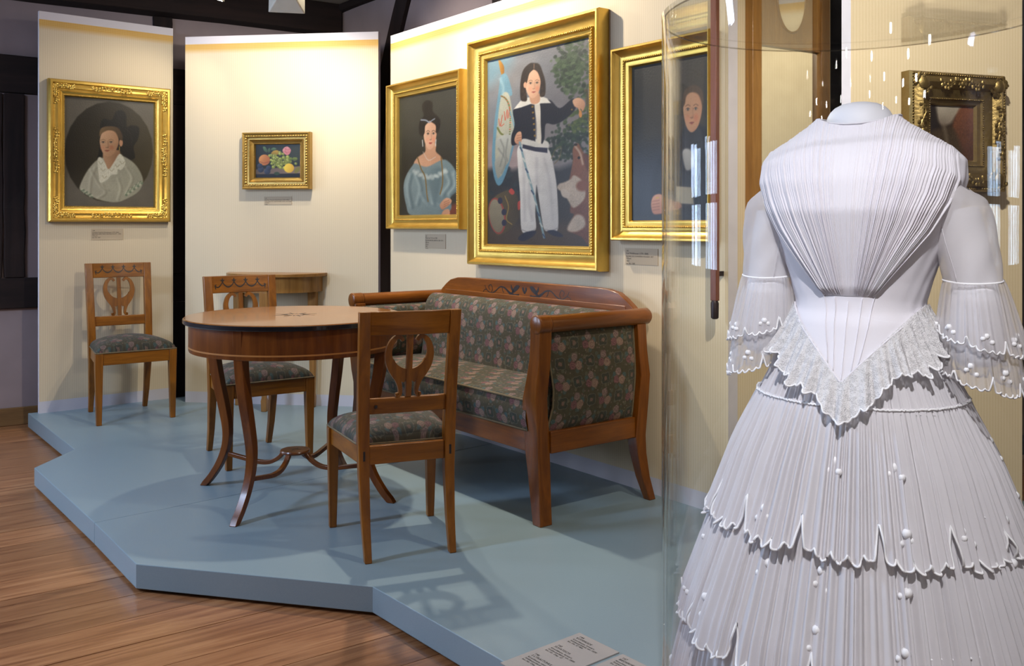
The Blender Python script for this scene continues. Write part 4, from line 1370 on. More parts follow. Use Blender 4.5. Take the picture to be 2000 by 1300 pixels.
for sx in (-1, 1):
    ornament_rot(sx * (w3 / 2 - 0.042), 0, 0.20, 0.030, 0.062, 21, PI / 2).build('centre_ornament', M['gold_old'], r3, smooth=60)
    ornament_rot(0, sx * (h3 / 2 - 0.042), 0.20, 0.030, 0.062, 22, 0).build('centre_ornament', M['gold_old'], r3, smooth=60)
    for sz in (-1, 1):
        k = ornament_rot(sx * (w3 / 2 - 0.045), sz * (h3 / 2 - 0.045), 0.075, 0.04, 0.060, 23, sx * sz * PI / 4)
        k.ball((sx * (w3 / 2 - 0.045), -0.064, sz * (h3 / 2 - 0.045)), 0.024, 0.010, 0.024)
        k.build('corner_ornament', M['gold_old'], r3, smooth=60)


# ------------------------------------------------------------------ wall labels
def wall_label(label, p, u, s0, s1, z0, z1, lines):
    root = thing('wall_label', label, 'label', on(p, u, s0, z0, 0.001), rot_of(u), 'small printed labels below the paintings')
    w, h = s1 - s0, z1 - z0
    card = MB().box(0, w, -0.002, 0, 0, h).build('card', M['card'], root, smooth=0)
    zz = h - 0.016
    for s, sz in lines:
        if s:
            text('lettering', s, sz, M['text'], card, (0.007, -0.0024, zz))
        zz -= sz * 1.12
    return root


M['card'] = plain('translucent_label_card', (0.50, 0.40, 0.27), 0.85, 0, 0.03)
a, b = 0.0125, 0.0105
wall_label('small printed label below the bonnet portrait', LP, LU, 0.316, 0.52, 1.214, 1.288, [('148', b), ('Gottlieb Friedrich Bickelhaupt (1795-1866)', 0.0098), ('BILDNIS DER FRAU BICKELHAUPT, 1835', 0.0105), ('Öl/Lwd.', b), ('Inv. Nr. 247', b)])
wall_label('small printed label below the fruit still life', MP, MU, 0.566, 0.760, 1.450, 1.505, [('147', 0.009), ('Andreas Theodor Mattenheimer (1787-1856)', 0.0092), ('STILLLEBEN MIT WEINTRAUBEN, ROSE UND BIRNE', 0.0082), ('Öl/Holz', 0.009), ('1835', 0.009)])
wall_label('small printed label below the blue-dress lady', RP, RU, 0.422, 0.650, 1.170, 1.257, [('149', b), ('Maler des 19. Jh. um 1830', a), ('BILDNIS DER FRAU BERTHA, GEB. VON', 0.0112), ('DER AU', 0.0112), ('Öl/Lwd.', b), ('1832', b), ('Inv. Nr.', b)])
wall_label('small printed label below the man in black', RP, RU, 2.163, 2.370, 1.130, 1.205, [('145', b), ('Carl Wolfshauser (1791-1868)', 0.0115), ('BILDNIS DES DOMHERRN WILHELM, 1827', 0.0094), ('Öl/Lwd.', b), ('1827', b), ('Inv. Nr. 1289', b)])
# ------------------------------------------------------------------ lyre-back chairs
def ribbon(m, pts, y0, y1):
    """pts: (x, z, width) centre line of a flat sawn strip, extruded y0..y1."""
    P = crv(pts, 5)
    L, R = [], []
    for i, (x, z, w) in enumerate(P):
        a, b = P[max(0, i - 1)], P[min(len(P) - 1, i + 1)]
        dx, dz = b[0] - a[0], b[1] - a[1]
        k = math.hypot(dx, dz) or 1
        nx, nz = -dz / k * w / 2, dx / k * w / 2
        L.append((x + nx, z + nz))
        R.append((x - nx, z - nz))
    rings = [[(l[0], y0, l[1]), (r[0], y0, r[1]), (r[0], y1, r[1]), (l[0], y1, l[1])] for l, r in zip(L, R)]
    return m.loft(rings)


def back_y(z):
    """rear stile centre line (chair local y, rearwards positive)"""
    return interp(z, [0, 0.12, 0.30, 0.45, 0.60, 0.90], [0.238, 0.205, 0.178, 0.178, 0.192, 0.238])


def back_x(z):
    return interp(z, [0, 0.42, 0.90], [0.158, 0.163, 0.170])


def make_chair(label, inlay=True):
    t = thing('lyre_back_chair', label, 'chair', group='lyre-back chairs with floral seats')
    stiles = []
    for sx in (-1, 1):
        secs = []
        for z in (0, 0.06, 0.12, 0.2, 0.30, 0.36, 0.45, 0.52, 0.60, 0.7, 0.8, 0.90):
            hx = interp(z, [0, 0.3, 0.45, 0.9], [0.013, 0.019, 0.021, 0.021])
            hy = interp(z, [0, 0.3, 0.45, 0.9], [0.014, 0.020, 0.021, 0.014])
            secs.append((sx * back_x(z), back_y(z), z, hx, hy))
        stiles.append(MB().bars(secs).build('back_leg', M['cherry_z'], t, smooth=30, bevel=0.003))
        MB().bars([(sx * 0.203, -0.212, 0, 0.014, 0.014), (sx * 0.203, -0.206, 0.33, 0.021, 0.021), (sx * 0.203, -0.206, 0.405, 0.022, 0.022)]).build('front_leg', M['cherry_z'], t, smooth=30, bevel=0.003)
        a, b = (sx * 0.203, -0.184), (sx * 0.164, 0.158)
        w = 0.011
        MB().hexa([(a[0] - w, a[1], 0.338), (a[0] + w, a[1], 0.338), (b[0] + w, b[1], 0.338), (b[0] - w, b[1], 0.338)],
                  [(a[0] - w, a[1], 0.405), (a[0] + w, a[1], 0.405), (b[0] + w, b[1], 0.405), (b[0] - w, b[1], 0.405)]).build('side_rail', M['cherry_y'], t, bevel=0.002)
    MB().box(-0.181, 0.181, -0.224, -0.200, 0.338, 0.405).build('front_rail', M['cherry_x'], t, bevel=0.002)
    MB().box(-0.142, 0.142, 0.166, 0.190, 0.338, 0.405).build('back_rail', M['cherry_x'], t, bevel=0.002)
    # gently bowed head rail, cross rail
    def rail(z0, z1, bow, th=0.011):
        rings = []
        for i in range(9):
            q = i / 8 * 2 - 1
            x = q * 0.1495
            yb = bow * (1 - q * q)
            rings.append([(x, back_y(z0) + yb - th, z0), (x, back_y(z0) + yb + th, z0), (x, back_y(z1) + yb + th, z1), (x, back_y(z1) + yb - th, z1)])
        return MB().loft(rings)
    hrail = rail(0.812, 0.900, 0.012, 0.010).build('head_rail', M['cherry_x'], t, smooth=30, bevel=0.003)
    crail = rail(0.522, 0.580, 0.004, 0.010).build('cross_rail', M['cherry_x'], t, smooth=30, bevel=0.003)
    # lyre
    m = MB()
    for sx in (-1, 1):
        ribbon(m, [(sx * 0.026, 0.790, 0.012), (sx * 0.036, 0.803, 0.015), (sx * 0.052, 0.803, 0.016), (sx * 0.070, 0.782, 0.020), (sx * 0.079, 0.745, 0.024), (sx * 0.071, 0.705, 0.030),
                   (sx * 0.053, 0.672, 0.032), (sx * 0.040, 0.645, 0.022), (sx * 0.032, 0.615, 0.015), (sx * 0.031, 0.594, 0.014), (sx * 0.040, 0.586, 0.015), (sx * 0.043, 0.596, 0.010)], -0.008, 0.008)
    arc = [(0.062 * math.cos(a), 0.742 + 0.058 * math.sin(a)) for a in lin(PI + 0.35, 2 * PI - 0.35, 12)]
    m.prism(arc + [(0.062, 0.690), (0.046, 0.655), (0.030, 0.640), (0.020, 0.634), (0.012, 0.640), (-0.012, 0.640), (-0.020, 0.634), (-0.030, 0.640), (-0.046, 0.655), (-0.062, 0.690)], -0.0075, 0.0075, 'y')
    m.box(-0.0105, 0.0105, -0.0095, 0.0095, 0.581, 0.811)
    m.v = [(x, y + back_y(z) + 0.006, z) for x, y, z in m.v]
    m.build('lyre_splat', M['cherry_z'], t, smooth=30, bevel=0.0018, seg=1)
    if inlay:
        m = MB()
        for k in range(3):
            x0 = -0.093 + 0.062 * k
            ribbon(m, [(x0, 0.868, 0.004), (x0 + 0.014, 0.850, 0.006), (x0 + 0.031, 0.843, 0.008), (x0 + 0.048, 0.850, 0.006), (x0 + 0.062, 0.868, 0.004)], -0.0006, 0)
        for sx in (-1, 1):
            ribbon(m, [(sx * 0.093, 0.868, 0.004), (sx * 0.106, 0.850, 0.006), (sx * 0.120, 0.842, 0.006), (sx * 0.138, 0.852, 0.003)], -0.0006, 0)
            ribbon(m, [(sx * 0.128, 0.858, 0.003), (sx * 0.132, 0.846, 0.006), (sx * 0.130, 0.832, 0.003)], -0.0006, 0)
        for k in range(4):
            x0 = -0.093 + 0.062 * k
            ribbon(m, [(x0, 0.862, 0.004), (x0, 0.876, 0.009), (x0, 0.890, 0.002)], -0.0006, 0)
            ribbon(m, [(x0 - 0.011, 0.880, 0.003), (x0, 0.874, 0.007), (x0 + 0.011, 0.880, 0.003)], -0.0006, 0)
        m.v = [(x, y + back_y(z) - 0.0105 + 0.012 * (1 - (x / 0.1495) ** 2), z) for x, y, z in m.v]
        m.build('swag_inlay', M['inlay'], hrail, smooth=0)
    else:
        for sx in (-1, 1):
            MB().box(sx * 0.163 - 0.004, sx * 0.163 + 0.004, 0.1975, 0.1990, 0.355, 0.390).build('tenon_plug', M['inlay'], stiles[(sx + 1) // 2], smooth=0)
        MB().box(0.116, 0.126, 0.2010, 0.2050, 0.545, 0.556).build('tenon_plug', M['inlay'], crail, smooth=0)
    # domed seat
    def seat(u, v):
        f = max(0.0, (1 - abs(u) ** 8)) * max(0.0, (1 - abs(v) ** 8))
        y = -0.226 + (v + 1) / 2 * 0.388
        hw = interp(v, [-1, 1], [0.222, 0.178])
        x = u * hw
        if v > 0.9:
            x *= 0.80 + 0.2 * (1 - (v - 0.9) / 0.1)
        z = 0.406 + 0.046 * f ** 0.4 + 0.036 * (1 - u * u) * (1 - v * v) ** 0.8
        return (x * (1 + 0.012 * f ** 0.4), y - 0.004 * f ** 0.5, z)
    us = [math.sin(PI / 2 * q) for q in lin(-1, 1, 27)]
    m = MB().grid(seat, us, us, uv=lambda u, v: (u * 0.24 + 0.02, v * 0.22 + 0.05))
    rim = [seat(u, -1) for u in us] + [seat(1, v) for v in us[1:]] + [seat(u, 1) for u in us[-2::-1]] + [seat(-1, v) for v in us[-2:0:-1]]
    cush = m.build('seat_cushion', M['fabric_seat'], t, smooth=180)
    MB().tube([(p[0], p[1], 0.408) for p in rim], 0.004, 6, True).build('braid_trim', M['braid'], cush, smooth=180)
    return t


def face_dir(o, d):
    o.rotation_euler = (0, 0, math.atan2(d[1], d[0]) + PI / 2)


chA = make_chair('lyre-back chair standing alone against the far-left screen below the bonnet portrait')
chA.location = (-2.452, 5.955, ZP)
chA.scale = (1.07,) * 3
face_dir(chA, (0.58, -0.815))


def copy_tree(o):
    c = o.copy()
    C.objects.link(c)
    for ch in list(o.children):
        k = ch.copy()
        C.objects.link(k)
        k.parent = c
        for g in list(ch.children):
            q = g.copy()
            C.objects.link(q)
            q.parent = k
    return c


chB = copy_tree(chA)
chB['label'] = 'lyre-back chair behind the round table in front of the half-round console'
chB.location = (-1.352, 4.915, ZP)
chB.scale = (1.04,) * 3
face_dir(chB, (0.57, -0.82))
chC = make_chair('nearest lyre-back chair, seen from behind, drawn up to the round table', False)
chC.location = (-0.455, 3.628, ZP)
face_dir(chC, (-0.36, 0.933))

# ------------------------------------------------------------------ round table
tb = thing('round_table', 'round cherry table with black-edged top and curved legs joined by stretchers', 'table', (-0.98, 4.22, ZP), math.radians(-17))
ttop = MB().lathe([(0.0005, 0.7905), (0.474, 0.7905), (0.4795, 0.794), (0.4795, 0.803), (0.476, 0.807), (0.0005, 0.8075)], 96).build('tabletop', M['tabletop'], tb, smooth=30)
MB().lathe([(0.440, 0.7835), (0.4775, 0.7835), (0.4815, 0.787), (0.4815, 0.8015), (0.4798, 0.8035), (0.44, 0.7900)], 96).build('edge_band', M['ebony'], ttop, smooth=40)
apr = MB().lathe([(0.425, 0.662), (0.455, 0.662), (0.457, 0.667), (0.457, 0.783), (0.425, 0.783)], 96).build('apron', M['table_z'], tb, smooth=30)
m = MB()
m.loft([[(r * math.cos(2 * PI * j / 96), r * math.sin(2 * PI * j / 96), z) for j in range(96)] for r, z in ((0.457, 0.678), (0.4578, 0.6785), (0.4578, 0.6845), (0.457, 0.685))], cap=False)
m.build('stringing', M['string'], apr, smooth=30)
m = MB()
for k in range(16):
    a0, r0 = 2 * PI * k / 16, (0.10 if k % 2 == 0 else 0.062)
    m.prism([(0.035 * math.cos(a0 - 0.18), 0.035 * math.sin(a0 - 0.18)), (r0 * math.cos(a0), r0 * math.sin(a0)), (0.035 * math.cos(a0 + 0.18), 0.035 * math.sin(a0 + 0.18))], 0.8074, 0.8079, 'z')
m.build('star_inlay', M['inlay'], ttop, smooth=0)
LEGR = ([0, 0.05, 0.12, 0.20, 0.28, 0.38, 0.50, 0.62, 0.79], [0.478, 0.432, 0.386, 0.356, 0.352, 0.372, 0.402, 0.424, 0.436])
for k in range(4):
    a = k * PI / 2
    c, s = math.cos(a), math.sin(a)
    pts = crv(list(zip(LEGR[0], LEGR[1])), 4)
    rings = []
    for i, (z, r) in enumerate(pts):
        hr = interp(z, [0, 0.15, 0.3, 0.6, 0.79], [0.014, 0.016, 0.020, 0.024, 0.026])
        hw = interp(z, [0, 0.15, 0.3, 0.6, 0.79], [0.016, 0.017, 0.019, 0.021, 0.022])
        p, n = pts[max(0, i - 1)], pts[min(len(pts) - 1, i + 1)]
        dz, dr = n[0] - p[0], n[1] - p[1]
        q = math.hypot(dz, dr)
        nr, nz = dz / q * hr, -dr / q * hr
        if i in (0, len(pts) - 1):
            nr, nz = hr, 0
        rr = []
        for sr, sw in ((-1, -1), (1, -1), (1, 1), (-1, 1)):
            R_, Z_ = r + sr * nr, max(0, z + sr * nz)
            rr.append((R_ * c - sw * hw * s, R_ * s + sw * hw * c, Z_))
        rings.append(rr)
    MB().loft(rings).build('leg', M['table_z'], tb, smooth=40, bevel=0.003)
    # stretcher: from the leg inward, sweeping up under the small disc
    P = crv([(0.345, 0.155), (0.27, 0.142), (0.19, 0.130), (0.13, 0.133), (0.085, 0.155), (0.055, 0.185)], 6)
    rings = []
    for i, (r, z) in enumerate(P):
        p, n = P[max(0, i - 1)], P[min(len(P) - 1, i + 1)]
        dr, dz = n[0] - p[0], n[1] - p[1]
        q = math.hypot(dr, dz)
        nr, nz = -dz / q * 0.009, dr / q * 0.009
        rings.append([((r + e1 * nr) * c - e2 * 0.010 * s, (r + e1 * nr) * s + e2 * 0.010 * c, z + e1 * nz) for e1, e2 in ((-1, -1), (1, -1), (1, 1), (-1, 1))])
    MB().loft(rings).build('stretcher', M['table_x'], tb, smooth=40, bevel=0.002)
sdisc = MB().lathe([(0.0005, 0.183), (0.058, 0.183), (0.066, 0.188), (0.067, 0.194), (0.064, 0.199), (0.0005, 0.200)], 40).build('stretcher_disc', M['table_x'], tb, smooth=40)
m = MB()
for k in range(8):
    a0 = 2 * PI * k / 8
    r0 = 0.030 if k % 2 == 0 else 0.016
    m.prism([(0.010 * math.cos(a0 - 0.4), 0.010 * math.sin(a0 - 0.4)), (r0 * math.cos(a0), r0 * math.sin(a0)), (0.010 * math.cos(a0 + 0.4), 0.010 * math.sin(a0 + 0.4))], 0.1999, 0.2004, 'z')
m.build('disc_inlay', M['inlay'], sdisc, smooth=0)

# ------------------------------------------------------------------ half-round console table
cs = thing('console_table', 'half-round walnut console table against the cream screen under the still life', 'table', on(MP, MU, 0.664, ZP, 0.002), rot_of(MU))
def half(r, z0, z1, sy=0.82):
    pts = [(r * math.cos(a), -r * sy * math.sin(a)) for a in lin(0, PI, 33)]
    return MB().prism(pts[::-1], z0, z1, 'z')
half(0.345, 0.872, 0.894).build('tabletop', M['walnut_x'], cs, smooth=30, bevel=0.003)
half(0.312, 0.770, 0.872).build('apron', M['walnut_z'], cs, smooth=30)
for x, y in ((0, -0.232), (-0.26, -0.045), (0.26, -0.045)):
    MB().bars([(x, y, 0, 0.017, 0.017), (x, y, 0.07, 0.019, 0.019), (x, y, 0.09, 0.015, 0.015), (x, y, 0.66, 0.028, 0.024), (x, y, 0.774, 0.029, 0.024)]).build('leg', M['walnut_z'], cs, smooth=30, bevel=0.003)

# ------------------------------------------------------------------ sofa
so = thing('upholstered_sofa', 'cherry scroll-arm sofa in green floral tapestry against the long cream screen', 'sofa', (-0.147, 4.597, ZP), rot_of(RU))
AX = 0.76
def post(sx):
    """front arm post with scroll head, swollen middle and splayed leg"""
    Z = [0, 0.08, 0.18, 0.28, 0.365, 0.43, 0.50, 0.58, 0.66, 0.74, 0.79]
    XI = [0.052, 0.020, -0.012, -0.036, -0.042, -0.040, -0.030, -0.008, 0.004, 0.008, 0.010]
    W = [0.050, 0.060, 0.074, 0.088, 0.092, 0.094, 0.088, 0.074, 0.066, 0.064, 0.066]
    YF = [-0.318, -0.304, -0.292, -0.288, -0.290, -0.300, -0.306, -0.304, -0.298, -0.296, -0.298]
    rings = []
    for z, xi, w, y in zip(Z, XI, W, YF):
        a, b = sx * (AX - 0.02 + xi), sx * (AX - 0.02 + xi + w)
        lo, hi = min(a, b), max(a, b)
        rings.append([(lo, y, z), (hi, y, z), (hi, y + 0.062, z), (lo, y + 0.062, z)])
    m = MB().loft(rings)
    cx, cz, r = AX + 0.030, 0.806, 0.039
    m.loft([[(sx * cx + r * k * math.cos(2 * PI * j / 24), yy, cz + r * k * math.sin(2 * PI * j / 24)) for j in range(24)] for yy, k in ((-0.303, 0.0), (-0.303, 0.8), (-0.300, 1.0), (-0.240, 1.0), (-0.240, 0))][1:-1])
    return m
for sx in (-1, 1):
    post(sx).build('arm_post', M['sofa_z'], so, smooth=35, bevel=0.003)
    rings = []
    for z, x, y, h in ((0, 0.05, 0.318, 0.019), (0.10, 0.024, 0.300, 0.023), (0.2, 0.006, 0.290, 0.027), (0.28, 0.0, 0.285, 0.030), (0.45, 0.012, 0.292, 0.030), (0.55, 0.018, 0.298, 0.028), (0.66, 0.010, 0.292, 0.026), (0.775, 0.006, 0.288, 0.026)):
        X = sx * (AX + 0.018 + x)
        rings.append([(X - h, y - h, z), (X + h, y - h, z), (X + h, y + h, z), (X - h, y + h, z)])
    MB().loft(rings).build('back_leg', M['sofa_z'], so, smooth=40, bevel=0.003)
    # rolled arm rail
    cx, cz, r = sx * (AX + 0.030), 0.806, 0.0365
    MB().loft([[(cx + r * k * math.cos(2 * PI * j / 28), yy, cz + r * k * math.sin(2 * PI * j / 28)) for j in range(28)] for yy, k in ((-0.238, 1.0), (-0.20, 0.97), (0.22, 0.97), (0.30, 1.0), (0.332, 1.0), (0.340, 0.86))]).build('arm_rail', M['sofa_y'], so, smooth=40)
    # side rail
    xa, xb = sorted((sx * (AX + 0.012), sx * (AX + 0.042)))
    MB().box(xa, xb, -0.228, 0.256, 0.275, 0.365).build('side_rail', M['sofa_y'], so, bevel=0.003)
    # outer upholstered side, shaped to the posts
    def yf(z):
        return interp(z, [0.365, 0.40, 0.46, 0.53, 0.62, 0.70, 0.775], [-0.236, -0.226, -0.208, -0.206, -0.222, -0.232, -0.228])
    def yb(z):
        return interp(z, [0.365, 0.45, 0.55, 0.66, 0.775], [0.252, 0.258, 0.266, 0.262, 0.258])
    zs = lin(0.362, 0.778, 18)
    def side(u, z):
        y = yf(z) + (yb(z) - yf(z)) * u
        edge = min(u, 1 - u, (z - 0.362) / 0.42, (0.778 - z) / 0.42)
        bul = 0.014 * min(1, edge * 9) ** 0.5
        return (sx * (AX + 0.022 + bul + 0.008 * math.sin(PI * (z - 0.36) / 0.42)), y, z)
    g = MB().grid(side, lin(0, 1, 18), zs, uv=lambda u, z: (u * 0.49 + 0.03, z + 0.015))
    g.grid(lambda u, z: (sx * (AX + 0.006), side(u, z)[1], z), lin(0, 1, 2), [0.362, 0.778], uv=lambda u, z: (u, z))
    sup = g.build('side_upholstery', M['fabric'], so, smooth=180)
    rim = [side(0, z) for z in zs] + [side(1, z) for z in zs[::-1]]
    MB().tube(rim, 0.0045, 6, True).build('braid_trim', M['braid'], sup, smooth=180)
    # inner arm pad
    def pad(a, y):
        th = a * PI
        x = AX - 0.005 - 0.062 * math.sin(th) ** 0.7 * (1.0 if a < 0.6 else 1.0)
        z = interp(a, [0, 0.25, 0.5, 0.75, 1], [0.775, 0.765, 0.66, 0.54, 0.485])
        k = min(1, (y + 0.285) / 0.03, (0.26 - y) / 0.03) ** 0.5 if -0.285 < y < 0.26 else 0
        x = AX - 0.005 - (AX - 0.005 - x) * max(k, 0.25)
        return (sx * x, y, z)
    MB().grid(pad, lin(0, 1, 14), [-0.285, -0.275, -0.25, -0.1, 0.05, 0.2, 0.235, 0.26], uv=lambda a, y: (y + 0.02, a * 0.33)).build('arm_pad', M['fabric'], so, smooth=180)
MB().box(-AX + 0.055, AX - 0.055, -0.282, -0.252, 0.275, 0.365).build('front_rail', M['sofa_x'], so, bevel=0.003)
MB().box(-AX + 0.03, AX - 0.03, 0.262, 0.292, 0.275, 0.90 - 0.05).build('back_frame', M['sofa_x'], so, bevel=0.003)
# seat: boxed cushion with welted front edge and slightly crowned top
def seat_top(x, v):
    y = -0.292 + v * 0.47
    q = min(1, v / 0.06)
    return (x, y, 0.492 + 0.022 * (1 - (x / 0.75) ** 4) * math.sin(PI * min(1, v * 0.85 + 0.12)) + 0.006 * (q ** 0.5 - 1))
XS = lin(-0.728, 0.728, 40)
m = MB().grid(seat_top, XS, [0, 0.015, 0.04, 0.08, 0.2, 0.4, 0.6, 0.8, 1.0], uv=lambda x, v: (x + 0.05, v * 0.47))
m.grid(lambda x, v: (x, -0.292 - 0.012 * math.sin(PI * v), 0.366 + 0.1205 * v), XS, lin(0, 1, 7), uv=lambda x, v: (x + 0.01, v * 0.122 - 0.13))
scu = m.build('seat_cushion', M['fabric'], so, smooth=60)
MB().tube([(x, -0.2935, 0.489) for x in XS], 0.0055, 6).build('welt', M['braid'], scu, smooth=180)
MB().tube([(x, -0.2935, 0.367) for x in XS], 0.004, 6).build('braid_trim', M['braid'], scu, smooth=180)
# back cushion: full round roll over the back
prof = crv([(0.085, 0.49), (0.095, 0.56), (0.10, 0.64), (0.105, 0.72), (0.118, 0.785), (0.150, 0.825), (0.195, 0.832), (0.235, 0.815), (0.262, 0.79)], 4)
d = [0]
for a, b in zip(prof, prof[1:]):
    d.append(d[-1] + math.hypot(a[0] - b[0], a[1] - b[1]))
def bk(x, i):
    y, z = prof[int(i)]
    e_ = min(1, (0.735 - abs(x)) / 0.035) ** 0.5 if abs(x) < 0.735 else 0
    return (x, 0.262 - (0.262 - y) * (0.55 + 0.45 * e_), 0.49 + (z - 0.49) * (0.94 + 0.06 * e_))
MB().grid(bk, [-0.735, -0.728, -0.715, -0.70] + lin(-0.66, 0.66, 30) + [0.70, 0.715, 0.728, 0.735], list(range(len(prof))), uv=lambda x, i: (x + 0.07, d[int(i)] + 0.02)).build('back_cushion', M['fabric'], so, smooth=180)
# crest rail with shaped ends and vine inlay
top = [(-0.785, 0.835), (-0.765, 0.852), (-0.725, 0.880), (-0.68, 0.905), (-0.61, 0.919), (-0.52, 0.922), (0.52, 0.922), (0.61, 0.919), (0.68, 0.905), (0.725, 0.880), (0.765, 0.852), (0.785, 0.835)]
crest = MB().prism([(0.785, 0.79), (-0.785, 0.79)] + top, 0.266, 0.300, 'y').build('crest_rail', M['sofa_x'], so, smooth=25, bevel=0.004)
m = MB()
yy0, yy1 = 0.2652, 0.2662
for sx in (-1, 1):
    ribbon(m, [(sx * 0.045, 0.852, 0.012), (sx * 0.09, 0.846, 0.020), (sx * 0.13, 0.862, 0.013), (sx * 0.17, 0.884, 0.008), (sx * 0.21, 0.886, 0.006), (sx * 0.25, 0.862, 0.006), (sx * 0.29, 0.850, 0.005), (sx * 0.33, 0.868, 0.004), (sx * 0.345, 0.890, 0.0025)], yy0, yy1)
    ribbon(m, [(sx * 0.29, 0.850, 0.004), (sx * 0.275, 0.872, 0.004), (sx * 0.29, 0.894, 0.004), (sx * 0.31, 0.884, 0.004), (sx * 0.30, 0.866, 0.003)], yy0, yy1)
    ribbon(m, [(sx * 0.33, 0.868, 0.004), (sx * 0.352, 0.862, 0.003), (sx * 0.362, 0.846, 0.002)], yy0, yy1)
    ribbon(m, [(sx * 0.19, 0.886, 0.004), (sx * 0.185, 0.868, 0.004), (sx * 0.175, 0.858, 0.005)], yy0, yy1)
    ribbon(m, [(sx * 0.11, 0.855, 0.006), (sx * 0.085, 0.876, 0.022), (sx * 0.06, 0.892, 0.024), (sx * 0.042, 0.898, 0.004)], yy0, yy1)
    ribbon(m, [(sx * 0.09, 0.868, 0.010), (sx * 0.108, 0.885, 0.014), (sx * 0.112, 0.902, 0.003)], yy0, yy1)
    ribbon(m, [(sx * 0.06, 0.850, 0.010), (sx * 0.035, 0.842, 0.007), (sx * 0.018, 0.850, 0.003)], yy0, yy1)
    ribbon(m, [(0, 0.862, 0.006), (sx * 0.012, 0.884, 0.015), (sx * 0.009, 0.894, 0.008)], yy0, yy1)
m.build('vine_inlay', M['inlay'], crest, smooth=0)

# ------------------------------------------------------------------ pier mirror, hanging rod
mr = thing('pier_mirror', 'tall wooden pier mirror with an oval glass in its head board', 'mirror', on(QP, QU, 0.05, 0, 0.001), rot_of(QU))
W0, W1 = 0.0, 0.485
MB().box(W0, W0 + 0.055, -0.045, 0, 1.0, 2.60).build('frame_stile', M['walnut_z'], mr, bevel=0.003)
MB().box(W1 - 0.055, W1, -0.045, 0, 1.0, 2.60).build('frame_stile', M['walnut_z'], mr, bevel=0.003)
MB().box(W0 + 0.055, W1 - 0.055, -0.045, 0, 1.0, 1.07).build('frame_rail', M['walnut_x'], mr, bevel=0.003)
MB().box(W0 + 0.055, W1 - 0.055, -0.045, 0, 2.53, 2.60).build('frame_rail', M['walnut_x'], mr, bevel=0.003)
hb = MB().box(W0 + 0.055, W1 - 0.055, -0.035, 0, 2.085, 2.53).build('head_board', M['walnut_z'], mr, bevel=0.002)
MB().box(W0 + 0.055, W1 - 0.055, -0.018, -0.012, 1.07, 2.085).build('mirror_glass', M['mirror'], mr, smooth=0)
pts = [((W0 + W1) / 2 + 0.088 * math.cos(a), 2.30 + 0.145 * math.sin(a)) for a in lin(0, 2 * PI, 41)[:-1]]
MB().prism(pts, -0.040, -0.034, 'y').build('oval_glass', M['mirror'], hb, smooth=30)
MB().tube([(x, -0.039, z) for x, z in pts], 0.005, 6, True).build('oval_moulding', M['walnut_x'], hb, smooth=180)

hr = thing('hanging_rod', 'narrow dark red wooden rod with black tip at the portrait wall\'s right end', 'rod', on(RP, RU, 2.748, 0, 0.064), rot_of(RU))
MB().box(-0.016, 0.016, -0.010, 0.012, 1.0, 2.52).build('shaft', M['redwood'], hr, bevel=0.003)
MB().lathe([(0.010, 0.925), (0.016, 0.93), (0.017, 0.99), (0.012, 1.002)], 12).build('tip', M['metal'], hr, smooth=40)
MB().box(-0.014, -0.004, 0.012, 0.062, 2.40, 2.43).build('wall_bracket', M['metal'], hr, smooth=0)
MB().box(-0.014, -0.004, 0.012, 0.062, 1.10, 1.12).build('wall_bracket', M['metal'], hr, smooth=0)

# ------------------------------------------------------------------ printed plates on the platform
def plate(label, p, ang, w, d, blocks):
    root = thing('printed_plate', label, 'label', (p[0], p[1], ZP + 0.0004), ang, 'printed plates on the platform')
    MB().box(0, w, -d, 0, 0, 0.003).build('board', M['card2'], root, smooth=0)
    for bx, by, head, body in blocks:
        text('heading', head, 0.0125, M['text'], root, (bx, by, 0.0034), (0, 0, 0))
        text('lettering', body, 0.0105, M['text'], root, (bx, by - 0.0125 * head.count('\n') - 0.013, 0.0034), (0, 0, 0))
    return root


M['card2'] = plain('grey_beige_card', (0.33, 0.31, 0.29), 0.6, 0, 0.03)
ang = math.atan2(2.643 - 2.769, 0.303 - 0.200)
plate('larger grey printed plate with three text blocks lying on the platform', (0.200, 2.769), ang, 0.163, 0.30, [
    (0.020, -0.022, '144\nKOMMODE', 'Kirschbaum, furniert\nSüddeutschland, um 1830\nInv.-Nr. D 466'),
    (0.020, -0.108, '145\nSOFATISCH', 'Kirschbaum, furniert\nSüddeutschland, um 1830\nInv.-Nr. Dep. 12'),
    (0.020, -0.194, '146\n3 LYRASTÜHLE', 'Kirschbaum, massiv\nSüddeutschland, um 1830\nInv.-Nr. Dep. 13')])
plate('smaller grey printed plate beside the larger one, cut by the frame edge', (0.312, 2.631), ang, 0.12, 0.30, [
    (0.016, -0.022, '147\nBIEDERMEIERSOFA', 'Kirschbaum, furniert\nSüddeutschland, um 1830\nInv.-Nr. Dep. 14')])

